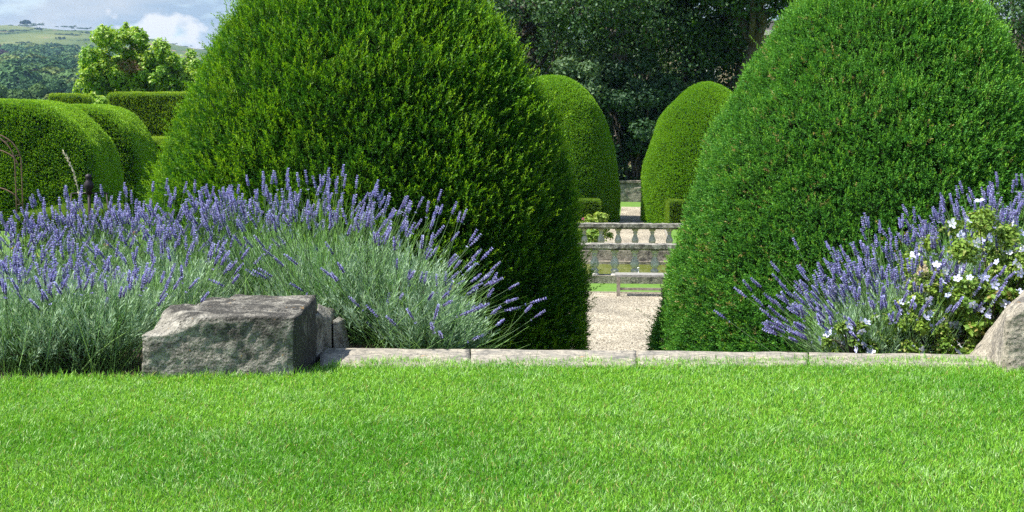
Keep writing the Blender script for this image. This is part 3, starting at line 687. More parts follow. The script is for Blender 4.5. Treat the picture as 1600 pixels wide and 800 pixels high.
def tree(name, px, Y, H, rad, s, label, n_leaf, size, c0, c1, trunk_r=.35, crown_lo=.25, bark='bark', mat='broad', group=None, hi=None, clumps=60, lean=0, zb=None, cat='tree'):
    r = np.random.default_rng(s); base = P(px, 300, Y); zb = GZ if zb is None else zb; B = np.array([base.x, Y, zb])
    root = empty(name, tuple(B), label, cat, group)
    top = B + np.array([lean, 0, H * .8])
    g = Geo(); tube(g, branch_pts(B - [0, 0, .3], top, 9, .25, r), np.linspace(trunk_r, trunk_r * .25, 9) + np.r_[trunk_r * .4, np.zeros(8)], 12)
    lo, hi_z = B[2] + H * crown_lo, B[2] + H * 1.0
    cs, rs = [], []
    while len(cs) < clumps:
        d_ = nrm(r.normal(size=3)); q = (.35 + .65 * r.random() ** .5)
        c = np.array([B[0] + lean * .6, Y, (lo + hi_z) / 2]) + d_ * q * np.array([rad, rad, (hi_z - lo) / 2]) * .86
        cs.append(c); rs.append(rad * r.uniform(.18, .34))
    order = r.permutation(len(cs))[:16]
    for i in order:
        f = r.uniform(.2, .9) if crown_lo < .3 else r.uniform(.62, .95); st = B * (1 - f) + top * f; st = np.array([st[0], st[1], min(st[2], cs[i][2])])
        tube(g, branch_pts(st, cs[i], 6, .2, r), np.linspace(trunk_r * .38, trunk_r * .07, 6), 7)
    g.build('trunk', [M[bark]], root, B)
    g = Geo(); leaf_cloud(g, cs, rs, n_leaf, size, c0, c1, s + 1, hi=hi); g.build('crown', [M[mat]], root, B)
    return root
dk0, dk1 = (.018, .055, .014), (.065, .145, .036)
dark = [
    (690, 66, 12, 4.6, 'dark tree rising directly behind the shaggy yew', .4, 0, 'bark', .12),
    (815, 63, 15, 4.6, 'dark tree just right of the shaggy yew top, with light grey-green boughs', .4, 0, 'bark', .10),
    (952, 61, 16, 4.2, 'dark tree with thick leaning trunk near the middle top', .55, .6, 'pale_bark', .42),
    (1008, 70, 15, 4.8, 'dark broadleaf tree behind the leaning trunk, above the dark hollow', .4, 0, 'bark', .05),
    (1075, 63, 14, 3.6, 'dark tree over the right egg-shaped yew', .3, 0, 'bark', .14),
    (1128, 62, 15, 3.2, 'slim dark tree with straight upright trunk near the house', .26, 0, 'bark', .36),
    (1168, 60, 16, 3.6, 'tall tree with broad bare trunk left of the right-hand dome', .42, 0, 'bark', .55),
    (890, 73, 16, 5.5, 'dark tree in the second row behind the left egg-shaped yew', .4, 0, 'bark', .05),
    (1590, 68, 14, 4.2, 'dark tree at the top right corner beyond the right-hand dome', .4, 0, 'bark', .2),
]
dark += [(735, 84, 13, 7, 'broad dark tree far back, glimpsed left of the leaning trunk', .4, 0, 'bark', .02), (905, 86, 12, 6.0, 'dark tree far back behind the middle trunks', .4, 0, 'bark', .02)]
for i, (px, Y, H, rad, lab, tr, lean, bk, clo) in enumerate(dark):
    H = min(H, 13)
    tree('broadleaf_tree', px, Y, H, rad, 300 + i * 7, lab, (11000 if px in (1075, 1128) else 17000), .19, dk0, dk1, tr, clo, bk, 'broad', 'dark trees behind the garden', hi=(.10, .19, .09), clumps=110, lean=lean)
# undergrowth of the dark wood: big shrubs filling the foot
for i, (px, Y, h, rad, lab) in enumerate([(800, 60, 5.5, 2.6, 'large dark shrub beneath the trees behind the left egg-shaped yew'), (903, 59.5, 6.6, 1.7, 'tall pale-edged holly-like shrub above the left egg-shaped yew'),
                                          (1050, 60, 5.6, 2.0, 'dark rounded shrub between the egg-shaped yews'), (1112, 61, 5.2, 1.9, 'dark shrub behind the top of the right egg-shaped yew'),
                                          (968, 64, 4.6, 2.4, 'dark shrub at the head of the gravel path'), (990, 59.2, 6.4, 1.9, 'tall dark shrub standing before the leaning trunk')]):
    r = np.random.default_rng(i + 60); B = np.array([P(px, 300, Y).x, Y, GZ]); root = empty('shrub', tuple(B), lab, 'shrub', 'shrubs under the dark trees')
    g = Geo(); cs = []; rs = []
    for k in range(34):
        d_ = nrm(r.normal(size=3)); cs.append(B + np.array([0, 0, h * .53]) + d_ * np.array([rad, rad, h * .46]) * r.random() ** .5); rs.append(rad * .34)
    pale = 'pale-edged' in lab
    for k in range(7): tube(g, branch_pts(B, cs[k], 5, .2, r), np.linspace(.07, .02, 5), 6)
    g.build('stems', [M['bark']], root, B)
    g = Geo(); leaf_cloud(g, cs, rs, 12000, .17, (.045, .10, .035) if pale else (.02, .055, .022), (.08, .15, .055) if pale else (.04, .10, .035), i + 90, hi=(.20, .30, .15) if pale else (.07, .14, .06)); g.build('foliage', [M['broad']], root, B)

# lime green tree
r = np.random.default_rng(5); Yc = 74; B = P(215, 300, Yc); B = np.array([B.x, Yc, GZ])
root = empty('broadleaf_tree', tuple(B), 'bright lime-green large-leaved tree in front of the hill', 'tree')
lobes = [((178, 92), 52), ((150, 105), 36), ((205, 72), 34), ((262, 108), 44), ((235, 128), 42), ((175, 140), 40), ((140, 135), 22), ((290, 108), 30), ((215, 165), 50), ((318, 120), 26), ((160, 165), 34), ((200, 58), 18), ((245, 88), 26), ((305, 150), 40), ((222, 98), 40), ((198, 122), 40), ((245, 150), 40), ((165, 118), 36)]
cs, rs = [], []
for (lx, ly), lr in lobes:
    c = P(lx, ly, Yc); R0 = lr / F * Yc
    for k in range(16):
        d_ = nrm(r.normal(size=3)); cs.append(np.array([c.x, c.y + r.normal() * .7, c.z]) + d_ * R0 * r.uniform(.45, .95)); rs.append(R0 * r.uniform(.2, .36))
g = Geo(); top = P(205, 75, Yc); tube(g, branch_pts(B, top, 8, .2, r), np.linspace(.3, .08, 8), 10)
for (lx, ly), lr in lobes[:9]:
    c = P(lx, ly, Yc); tube(g, branch_pts(B + [0, 0, 2.2 + r.random()], c, 6, .3, r), np.linspace(.14, .03, 6), 7)
g.build('trunk', [M['bark']], root, B)
g = Geo(); leaf_cloud(g, cs, rs, 46000, .21, (.13, .30, .030), (.30, .46, .05), 8, up_bias=.6, flat=.9, hi=(.46, .58, .18), shell=.3)
c = P(200, 103, Yc - 1.6); leaf_cloud(g, [tuple(c), (c.x + .4, c.y, c.z - .15)], [.55, .4], 260, .16, (.16, .11, .06), (.26, .18, .10), 9)
g.build('crown', [M['lime']], root, B)

# ------------------------------------------------------------------ valley and hillside woodland
def crown_far(g, c, rx, rz, n, s, c0, c1):
    r = np.random.default_rng(s); dd = nrm(r.normal(size=(n, 3))); dd[:, 2] = np.abs(dd[:, 2]) * 1.0 - .25
    bump = .78 + .5 * fbm(dd * 2.2 + s, 2, s)
    pos = np.array(c) + dd * bump[:, None] * np.array([rx, rx, rz])
    nv = nrm(dd + r.normal(size=dd.shape) * .35 + [0, 0, .2]); t = nrm(np.cross(nv, r.normal(size=dd.shape))); b = np.cross(nv, t)
    tt = r.random((n, 1)); cc = np.array(c0) * (1 - tt) + np.array(c1) * tt
    scatter(g, LEAF_V * np.array([1.6, 1, 1]) - [0, 0, .5], LEAF_Q, pos, t, nv, b, rx * .24 * r.uniform(.7, 1.3, n), cc)
def tz(X, Y): return float(terrain_z(np.array([X]), np.array([Y]))[0])
greens = [((.035, .095, .035), (.075, .155, .055)), ((.055, .12, .035), (.11, .19, .06)), ((.08, .13, .035), (.17, .22, .06)), ((.025, .075, .035), (.055, .12, .05))]
g = Geo(); r = np.random.default_rng(77); cnt = 0
for Y in np.arange(520, 1470, 20):
    px = -160 + r.random() * 10
    while px < 420:
        X = (px - 800) / F * Y; cr = r.uniform(5.0, 9.5); c0, c1 = greens[r.integers(0, 4)]
        if r.random() < .04: c0, c1 = (.04, .025, .035), (.07, .04, .05)
        YY = Y + r.uniform(-8, 8); z0 = tz(X, YY)
        edge = np.interp(px, [-200, 0, 120, 230, 420], [1400, 1400, 1440, 1420, 1400]) + 60 * math.sin(px * .05)
        if YY < edge:
            crown_far(g, (X, YY, z0 + cr * .7), cr, cr * .95, int(np.clip(330000 / YY, 200, 480)), cnt + 1000, c0, c1); cnt += 1
        px += cr * 1.55 / Y * F
tag(g.build('hillside_wood', [M['far']]), 'dense mixed woodland covering the slope below the hill', 'woodland', None, 'stuff')
# individual trees in the valley bottom
vlabels = ['dark', 'olive-green', 'mid-green', 'yellow-green', 'blue-green', 'broad grey-green', 'small round', 'tall pointed']
vt = [(-60, 330, 7.5, 0), (5, 345, 6.5, 2), (30, 300, 5.0, 1), (70, 330, 7.0, 1), (112, 300, 4.2, 2), (128, 350, 6.0, 3), (165, 330, 6.5, 1), (98, 390, 6.5, 0), (40, 400, 6.5, 3), (-15, 410, 7, 1), (150, 400, 7, 0), (330, 340, 7, 1), (240, 350, 7, 2)]
where = ['beyond the far-left hedge, outside the frame', 'at the left picture edge above the rounded hedge', 'low, left of the small square hedge top', 'above and left of the small square hedge top', 'just right of the small square hedge top', 'behind, right of the small square hedge top', 'behind the lime-green tree foot', 'above the small square hedge top, second row', 'at the left, second row', 'at the left edge, second row', 'beside the lime-green tree, second row', 'behind the shaggy yew', 'behind the lime-green tree']
for i, (px, Y, cr, gi) in enumerate(vt):
    X = (px - 800) / F * Y; c0, c1 = greens[gi]; z0 = tz(X, Y); ztop = P(px, 128 + 10 * math.sin(i * 2.1) if i < 7 else 116 + 5 * math.sin(i), Y).z
    root = empty('valley_tree', (X, Y, z0), ['dark green', 'mid green', 'olive green', 'deep blue-green'][gi] + ' valley tree ' + where[i], 'tree', 'trees in the valley')
    h = ztop - z0; g = Geo(); tube(g, [(0, 0, -.5), (.1, 0, h * .35), (0, .1, h * .7)], [.5, .4, .15], 8); g.build('trunk', [M['bark']], root)
    g = Geo(); rr = np.random.default_rng(i)
    for k in range(9): crown_far(g, (rr.normal() * cr * .45, rr.normal() * cr * .3, h - cr * .5 - rr.random() * cr * 1.1), cr * rr.uniform(.4, .62), cr * .5, 900, i * 20 + k, c0, c1)
    crown_far(g, (0, 0, h * .4), cr * .8, h * .3, 1400, i * 20 + 15, c0, c1)
    g.build('crown', [M['far']], root)
# shrub clumps on the open hill
g = Geo(); rr = np.random.default_rng(4)
for k in range(9): crown_far(g, (rr.normal() * 11, rr.normal() * 7, -1.6 + .5 * rr.random()), rr.uniform(2.2, 5.5), rr.uniform(1.6, 3.2), 160, k + 500, (.06, .10, .05), (.10, .15, .07))
gorse = g.mesh('gorse_clump', [M['far']])
gp = [(8, 48, 1.0), (28, 47, 1.3), (15, 52, .8), (40, 39, 1.4), (55, 36, 1.0), (95, 53, 1.0), (113, 54, .7), (104, 40, 1.1), (128, 42, 1.0), (112, 63, 1.0), (139, 62, .7), (38, 66, .6), (76, 68, .4), (95, 59, .4), (129, 50, .7), (108, 48, .7), (2, 70, .4), (226, 56, 1.4), (233, 58, 1.2), (264, 64, .8), (283, 72, .9), (310, 73, 1.4), (318, 70, 1.0), (60, 44, .3), (145, 52, .5)]
def hill_hit(px, py):
    best = None
    for Y in np.arange(1450, 2420, 8.):
        q = P(px, py, Y)
        if tz(q.x, q.y) >= q.z: return q
    q = P(px, py, 2280.); q.z = tz(q.x, q.y); return q
nm = ['long', 'dark', 'low', 'thin', 'rounded']
for i, (px, py, s_) in enumerate(gp):
    q = hill_hit(px, py); o = link('gorse_clump', gorse); o.location = (q.x, q.y, tz(q.x, q.y)); o.scale = (s_ * .75, 1.0, .65 if s_ > .5 else 1.0); o.rotation_euler.z = (i * 37 % 7 - 3) * .05
    spot = ('on the hill crest' if py < 46 else 'on the upper hill slope' if py < 58 else 'low on the open hillside')
    side = ('at the left picture edge' if px < 20 else 'left of the summit' if px < 60 else 'right of the summit' if px < 120 else 'above the lime-green tree' if px < 160 else 'right of the lime-green tree')
    tag(o, '%s scrub patch %s %s' % (nm[i % 5], spot, side), 'scrub', 'scrub patches on the hill')
# lone tree on the summit
q = hill_hit(40, 36); g = Geo(); crown_far(g, (0, 0, .3), 8, 5.5, 600, 9, (.03, .05, .03), (.05, .08, .04)); root = empty('tree', (q.x, q.y, tz(q.x, q.y)), 'dark round tree clump on the summit of the hill', 'tree')
g.build('crown', [M['far']], root); g = Geo(); tube(g, [(0, 0, -1), (0, 0, 3)], [.6, .3], 6); g.build('trunk', [M['bark']], root)

# ------------------------------------------------------------------ pool, walls and balustrades
WZ = GZ - .16
boxes = Geo(); u0, u1 = POOL_U; v0, v1 = POOL_V
boxA(boxes, u0, u1, v0, v0 + .25, GZ - .9, GZ + .0, n=(30, 1, 6), wob=.01, s=1)
boxA(boxes, u0, u1, v1 - .25, v1, GZ - .9, GZ + .0, n=(30, 1, 6), wob=.01, s=2)
boxA(boxes, u0, u0 + .25, v0 + .25, v1 - .25, GZ - .9, GZ + .0, n=(1, 20, 6), wob=.01)
boxA(boxes, u1 - .25, u1, v0 + .25, v1 - .25, GZ - .9, GZ + .0, n=(1, 20, 6), wob=.01)
boxA(boxes, u0 + .25, u1 - .25, v1 - .42, v1 - .25, GZ - .9, GZ - .09, n=(30, 1, 2), wob=.006, C=(1, 1, 1))
tag(boxes.build('pool_wall', [M['wall']]), 'low stone retaining walls round the sunken pool', 'wall')
sheet('pool_bed', [(A(u0, v0, GZ - .85), A(u1, v0, GZ - .85)), (A(u0, v1, GZ - .85), A(u1, v1, GZ - .85))], M['soil'], 'muddy bed of the pool')
sheet('water', [(A(u0 + .2, v0 + .2, WZ), A(u1 - .2, v0 + .2, WZ)), (A(u0 + .2, v1 - .2, WZ), A(u1 - .2, v1 - .2, WZ))], M['water'], 'still olive-green water of the formal pool')
PB = [(.085, 0), (.085, .035), (.060, .045), (.058, .06), (.075, .085), (.078, .11), (.060, .135), (.042, .15), (.050, .165), (.075, .20), (.086, .245), (.080, .29), (.058, .35), (.043, .40), (.040, .43), (.056, .445), (.056, .46), (.046, .475), (.050, .49), (.078, .515), (.080, .55)]
def balustrade(v, u_off, label, h=.55, plinth=.17, depth=.30, wf=1.0, ps=2):
    B = A(0, v, GZ); root = empty('balustrade', tuple(B), label, 'balustrade')
    zp = GZ + plinth; zr = zp + h
    g = Geo(); boxA(g, -4.3, 4.3, v - depth / 2, v + depth / 2, GZ - .05, zp, n=(80, 3, 3), wob=.015, s=4); g.build('plinth', [M['wall']], root, B)
    g = Geo(); boxA(g, -4.3, 4.3, v - depth * .42, v + depth * .42, zr, zr + .05, n=(120, 3, 1), wob=.012, s=5)
    boxA(g, -4.35, 4.35, v - depth / 2 - .03, v + depth / 2 + .03, zr + .048, zr + .135, n=(160, 4, 3), wob=.022, s=6); g.build('top_rail', [M['rail']], root, B)
    me = None
    for k in range(-9, 9):
        u = u_off + k * .434
        if abs(u) > 4.1: continue
        if me is None:
            g = Geo(); V, Q = lathe(g, [(r_ * wf * 1.15, z * h / .55) for r_, z in PB], (0, 0, 0), 18)
            g.V[0] = g.V[0] + (np.stack([fbm(g.V[0] * 20 + 5 * q, 3, q) for q in range(3)], 1) - .5) * .012
            me = g.mesh('baluster', [M['balus']])
        o = link('baluster', me, root); p = A(u, v, zp - .002) - B; o.location = p; o.rotation_euler.z = k * 1.3
    return root
balustrade(30.85, .12, 'near stone balustrade with lichened rail, in front of the pool')
balustrade(36.35, .13, 'far stone balustrade on the pool wall behind the near one', wf=.92)
# thin white pipe standing in the pool
g = Geo(); p = A(.20, 32.4, GZ - .9); tube(g, [tuple(p), (p.x, p.y, WZ + .30)], .022, 10); tube(g, [(p.x, p.y, WZ + .30), (p.x, p.y, WZ + .33)], .032, 10)
tag(g.build('fountain_pipe', [M['white']], None, (p.x, p.y, WZ)), 'thin white pipe standing up in the pool between balusters', 'pipe')
p = A(.62, 36.0, GZ - .15); g = Geo(); tube(g, [(p.x, p.y, WZ - .2), (p.x, p.y, WZ + .24)], .03, 8)
tag(g.build('wooden_post', [M['wood_pale']], None, (p.x, p.y, WZ)), 'short wooden post against the far pool wall', 'post')
# bench
bv_ = 28.75; B = A(.35, bv_, GZ); root = empty('wooden_bench', tuple(B), 'weathered backless wooden bench on the gravel before the pool', 'bench')
ub0 = -.27; ub1 = 1.35
for k in range(3):
    g = Geo(); boxA(g, ub0, ub1, bv_ - .20 + k * .145, bv_ - .08 + k * .145, GZ + .40, GZ + .445, n=(16, 1, 1), wob=.006, s=k); g.build('seat_slat', [M['wood_pale']], root, B)
for ue in (ub0 + .03, ub1 - .10):
    for dv in (-.17, .15):
        g = Geo(); boxA(g, ue, ue + .07, bv_ + dv - .03, bv_ + dv + .04, GZ, GZ + .398, n=(1, 1, 6), wob=.005); g.build('leg', [M['wood']], root, B)
g = Geo(); boxA(g, ub0 + .102, ub1 - .102, bv_ - .185, bv_ - .145, GZ + .13, GZ + .18, n=(14, 1, 1), wob=.006); g.build('stretcher', [M['wood']], root, B)
# garden wall behind the far yews
g = Geo(); boxA(g, -9, 9, 58.0, 58.4, GZ - .1, GZ + .78, n=(60, 1, 8), wob=.08, s=8); boxA(g, -9.05, 9.05, 57.96, 58.44, GZ + .78, GZ + .86, n=(60, 1, 1), wob=.04, s=9)
tag(g.build('garden_wall', [M['wall']]), 'low mottled stone wall closing the end of the gravel path', 'wall')

# house behind the trees
B = A(12, 96, GZ); root = empty('stone_house', tuple(B), 'honey-coloured stone house glimpsed through the dark trees', 'house')
g = Geo(); boxA(g, -1.4, 34, 96, 108, GZ, GZ + 8.6, n=(30, 8, 8)); g.build('wall', [M['house']], root, B)
g = Geo(); boxA(g, -1.7, 34.3, 95.7, 108.3, GZ + 8.6, GZ + 8.95); g.build('cornice', [M['balus']], root, B)
g = Geo(); boxA(g, -.9, 33.5, 96.6, 107.5, GZ + 8.95, GZ + 9.6); g.build('roof', [M['slate']], root, B)
for row in (0, 1):
    for k in range(9):
        u = 1.2 + k * 3.6; z = GZ + 1.3 + row * 3.7
        g = Geo()
        for (a, b, c, d_) in ((u - .6, u - .52, z, z + 2.0), (u + .52, u + .6, z, z + 2.0), (u - .52, u + .52, z, z + .08), (u - .52, u + .52, z + 1.92, z + 2.0), (u - .03, u + .03, z + .08, z + 1.92), (u - .52, u - .03, z + .98, z + 1.04), (u + .03, u + .52, z + .98, z + 1.04)):
            boxA(g, a, b, 95.93, 95.985, c, d_)
        fr = g.build('window', [M['white']], root, B)
        g = Geo(); boxA(g, u - .52, u + .52, 95.95, 95.965, z + .08, z + 1.92); g.build('pane', [M['glass']], fr, B)

# ------------------------------------------------------------------ lavender
def spike_mesh(ln, s):
    r = np.random.default_rng(s); g = Geo(); bend = r.uniform(-.06, .06)
    t = np.linspace(0, 1, 7); sl = r.uniform(.045, .075)
    pts = np.stack([bend * t ** 2 * ln * 2, 0 * t, t * ln], 1)
    gc = (.13, .22, .09); tube(g, pts, np.linspace(.0019, .0013, 7), 4, gc, 0, cap=False)
    # whorls of small florets up the spike
    top = pts[-1]; ax = nrm(pts[-1] - pts[-2]); nw = 7
    P_, D_, C_, S_ = [], [], [], []
    pal = [(.33, .32, .72), (.44, .43, .84), (.26, .23, .62), (.58, .58, .90), (.36, .37, .52), (.54, .56, .74), (.18, .14, .30)]
    lows = [0] + list(range(1, nw))
    for k in range(nw):
        f = k / (nw - 1) * (1 + 0 * s); c = top + ax * (f * sl - (.025 if k == 0 and r.random() < .5 else 0)); rad = .0074 * (1 - .42 * abs(f - .4) * 1.2) * r.uniform(.8, 1.15)
        for j in range(8):
            a = j * math.pi / 4 + k * .4 + r.random() * .3; o_ = np.array([math.cos(a), math.sin(a), 0])
            P_.append(c + o_ * rad * .25); D_.append(o_ * .9 + np.array([0, 0, 1.0]) + r.normal(size=3) * .12); C_.append(pal[r.integers(0, 7)]); S_.append(rad * 1.45)
    P_, D_, C_, S_ = map(np.array, (P_, D_, C_, S_)); x, y, z = frames(D_, r)
    scatter(g, LEAF_V * np.array([1.15, 1, 1]), LEAF_Q, P_, x, y, z, S_, C_ * r.uniform(.85, 1.1), m=1)
    ins = np.stack([np.zeros(3) + top, top + ax * sl * .95]); tube(g, ins, [.0042, .002], 6, (.17, .15, .33), 1)
    return g.mesh('flower_spike', [M['herb'], M['petal']])
LENS = [.22, .30, .38, .46, .54, .62, .70]
SPK = {l: [spike_mesh(l, int(l * 100) * 5 + k) for k in range(4)] for l in LENS}
def lavender(px, Y, h, spread, n_sp, s, label, lean=(0, 0), fol_h=.30, fol_r=.30, maxth=1.15, z0=None, name='lavender_bush', len_f=(.75, 1.0), silver=.5, group='lavender bushes', azr=None, n_sh=760, dens_green=420):
    r = np.random.default_rng(s); b = P(px, 400, Y); B = np.array([b.x, Y, bedZ(b.x, Y) if z0 is None else z0]); root = empty(name, tuple(B), label, 'lavender', group)
    g = Geo()
    # leafy shoots
    def dirs(n, mt):
        th = np.arccos(1 - r.random(n) * (1 - math.cos(mt))); az = r.uniform(0, 2 * math.pi, n) if azr is None else r.uniform(azr[0], azr[1], n)
        d_ = np.stack([np.sin(th) * np.cos(az), np.sin(th) * np.sin(az), np.cos(th)], 1) * np.array([spread, spread * .8, 1]) + np.array([lean[0], lean[1], 0])
        return nrm(d_)
    n = n_sh; d_ = dirs(n, 1.35); ell = 1 / np.sqrt((d_[:, 0] ** 2 + d_[:, 1] ** 2) / fol_r ** 2 + d_[:, 2] ** 2 / fol_h ** 2)
    f = r.random(n) ** .6; pos = d_ * (ell * f * .92)[:, None]; pos[:, :2] += r.normal(size=(n, 2)) * .025
    dd = nrm(d_ * .55 + np.array([0, 0, .75]) + r.normal(size=d_.shape) * .28); x, y, z = frames(dd, r)
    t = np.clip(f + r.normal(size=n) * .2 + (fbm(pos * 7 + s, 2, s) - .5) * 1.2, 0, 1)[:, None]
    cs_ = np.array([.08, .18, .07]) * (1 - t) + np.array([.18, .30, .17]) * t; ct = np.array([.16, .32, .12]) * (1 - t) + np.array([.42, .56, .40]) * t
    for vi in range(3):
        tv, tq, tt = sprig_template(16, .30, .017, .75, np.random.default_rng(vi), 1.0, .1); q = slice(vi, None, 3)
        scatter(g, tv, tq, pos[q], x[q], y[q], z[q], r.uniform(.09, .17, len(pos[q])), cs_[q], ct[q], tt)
    # woody base
    for k in range(26):
        q = dirs(1, 1.2)[0] * r.uniform(.5, .9) * fol_h; tube(g, branch_pts((r.normal() * .04, r.normal() * .04, -.02), q, 4, .03, r), np.linspace(.005, .002, 4), 4, (.07, .055, .04), 0, cap=False)
    # green flowerless stalks and long leaves
    n = dens_green; d_ = dirs(n, maxth); L_ = h * r.uniform(.55, .9, n); st = r.normal(size=(n, 3)) * np.array([.09, .09, 0])
    x, y, z = frames(d_, r); bl = np.array([[-.5, 0, 0], [.5, 0, 0], [.4, 0, .5], [-.4, 0, .5], [.1, .06, 1], [-.1, .06, 1]], float); bq_ = np.array([[0, 1, 2, 3], [3, 2, 4, 5]])
    cg = np.array([.23, .43, .11]) * r.uniform(.75, 1.25, (n, 1)); scatter(g, bl, bq_, st, x, y, z, np.stack([np.full(n, .0028), L_, L_], 1), cg * .8, cg * 1.2, bl[:, 2])
    g.build('foliage', [M['herb']], root)
    d_ = dirs(n_sp, maxth)
    for i in range(n_sp):
        th = math.acos(min(1, d_[i][2])); ln = h * r.uniform(*len_f) * (1 - .12 * th)
        l0 = min(LENS, key=lambda q: abs(q - ln)); me = SPK[l0][r.integers(0, 4)]
        o = link('flower_spike', me, root); zf = Vector(tuple(d_[i])); o.rotation_mode = 'QUATERNION'
        o.rotation_quaternion = zf.to_track_quat('Z', 'Y') @ Matrix.Rotation(r.random() * 6.28, 4, 'Z').to_quaternion()
        stt = Vector((r.normal() * .10 * spread + d_[i][0] * .06, r.normal() * .08, 0)); k = ln / l0
        o.scale = (k ** .3 * 1.0,) * 2 + (k,); o.location = stt
    return root
lavs = [
    (-70, 6.15, .50, 1.0, 45, 'lavender bush cut by the left picture edge, front row', (0, 0), .34, .34),
    (45, 6.02, .50, 1.0, 70, 'front-row lavender nearest the lower left corner, over dark soil', (-.05, 0), .33, .32),
    (150, 6.05, .50, 1.0, 64, 'front-row lavender just left of the chipped stone block', (0, 0), .33, .32),
    (265, 6.70, .56, 1.0, 65, 'lavender directly behind the left end of the chipped block', (0, 0), .36, .30),
    (15, 7.0, .62, 1.0, 94, 'back-row lavender at the far left below the yellow roses', (0, 0), .36, .34),
    (135, 7.1, .70, .9, 100, 'back-row lavender below the pale dry grass stalk', (0, 0), .38, .32),
    (225, 7.25, .72, .9, 100, 'back-row lavender below the left foot of the shaggy yew', (0, 0), .38, .32),
    (345, 7.25, .71, .9, 100, 'tall lavender behind the middle of the chipped block', (0, 0), .40, .32),
    (430, 7.05, .80, .75, 100, 'tallest lavender, standing against the dark shaggy yew', (0, 0), .42, .30),
    (510, 6.80, .80, .85, 85, 'upright lavender behind the right end of the chipped block', (.05, 0), .42, .32),
    (600, 6.72, .72, 1.0, 100, 'silver-leaved lavender spilling right over the stone edging', (.26, 0), .44, .38),
    (668, 6.55, .42, 1.0, 34, 'low silvery lavender clump at the right end of the left bank', (.30, 0), .25, .22),
]
for i, (px, Y, h, sp, n, lab, ln, fh, fr) in enumerate(lavs): lavender(px, Y, h, sp, n, 900 + i, lab, ln, fh, fr, maxth=(.75 if i < 10 else 1.2))
lavender(1408, 6.75, .78, 1.0, 100, 930, 'lavender fanning out to the left in front of the right yew', (-.36, 0), .40, .34, 1.08)
lavender(1465, 6.95, .84, .9, 95, 931, 'upright lavender in the right bed behind the fan-shaped one', (-.12, 0), .46, .32, .9)
lavender(1365, 6.55, .54, 1.0, 98, 932, 'low lavender in the right bed lying over the edging stone', (-.25, .05), .27, .26, 1.0)
lavender(1425, 6.62, .60, 1.0, 95, 936, 'bushy lavender in the middle of the right bed, beside the dry seed head', (-.22, 0), .32, .28, .9)
lavender(1530, 7.1, .72, .8, 70, 934, 'lavender rising behind the tall flowering shrub in the right bed', (0, 0), .4, .3, .8)
lavender(1590, 7.15, .74, .7, 80, 933, 'tall lavender at the right picture edge among white flowers', (0, 0), .34, .3, .8)

# ------------------------------------------------------------------ flowering shrubs
def petal_flower(s, c, n=5, size=.021, centre=(.75, .72, .55)):
    r = np.random.default_rng(s); g = Geo(); V = []; Q = []; 
    for k in range(n):
        a = 2 * math.pi * k / n + r.random() * .2; rad = np.array([math.cos(a), math.sin(a), 0]); side = np.array([-math.sin(a), math.cos(a), 0]); h = np.array([0, 0, 1.])
        cup = r.uniform(.15, .5); l = size * r.uniform(.85, 1.1)
        p = [rad * .1 * l, rad * .55 * l + side * .36 * l + h * cup * .35 * l, rad * 1.0 * l + side * .26 * l + h * cup * .7 * l, rad * 1.08 * l + h * cup * .75 * l, rad * 1.0 * l - side * .26 * l + h * cup * .7 * l, rad * .55 * l - side * .36 * l + h * cup * .35 * l, rad * .6 * l + h * cup * .3 * l]
        n0 = len(V); V += p; Q += [[n0, n0 + 1, n0 + 2, n0 + 6], [n0 + 6, n0 + 2, n0 + 3, n0 + 4], [n0, n0 + 6, n0 + 4, n0 + 5]]
    cc = np.array(c) * r.uniform(.92, 1.06); g.add(V, Q, cc, 0)
    tube(g, [(0, 0, -.004), (0, 0, size * .35)], [.0022, .0012], 6, centre, 0)
    return g.mesh('flower', [M['petal']])
WF = [petal_flower(k, (.58, .60, .88) if k % 3 else (.78, .79, .90)) for k in range(6)]
def full_rose(s, c, size=.028):
    r = np.random.default_rng(s); g = Geo(); n = 26; a = r.random(n) * 6.28; th = np.linspace(.15, 1.4, n)
    d_ = np.stack([np.sin(th) * np.cos(a), np.sin(th) * np.sin(a), np.cos(th)], 1); x, y, z = frames(d_, r)
    scatter(g, LEAF_V * np.array([1.5, 1, 1]), LEAF_Q, d_ * .004, x, y, z, np.full(n, size), np.array(c) * r.uniform(.8, 1.1, (n, 1))); return g.mesh('flower', [M['petal']])
YR = [full_rose(k, (.80, .60, .10)) for k in range(3)]; PR = [full_rose(k, (.75, .30, .42)) for k in range(2)]
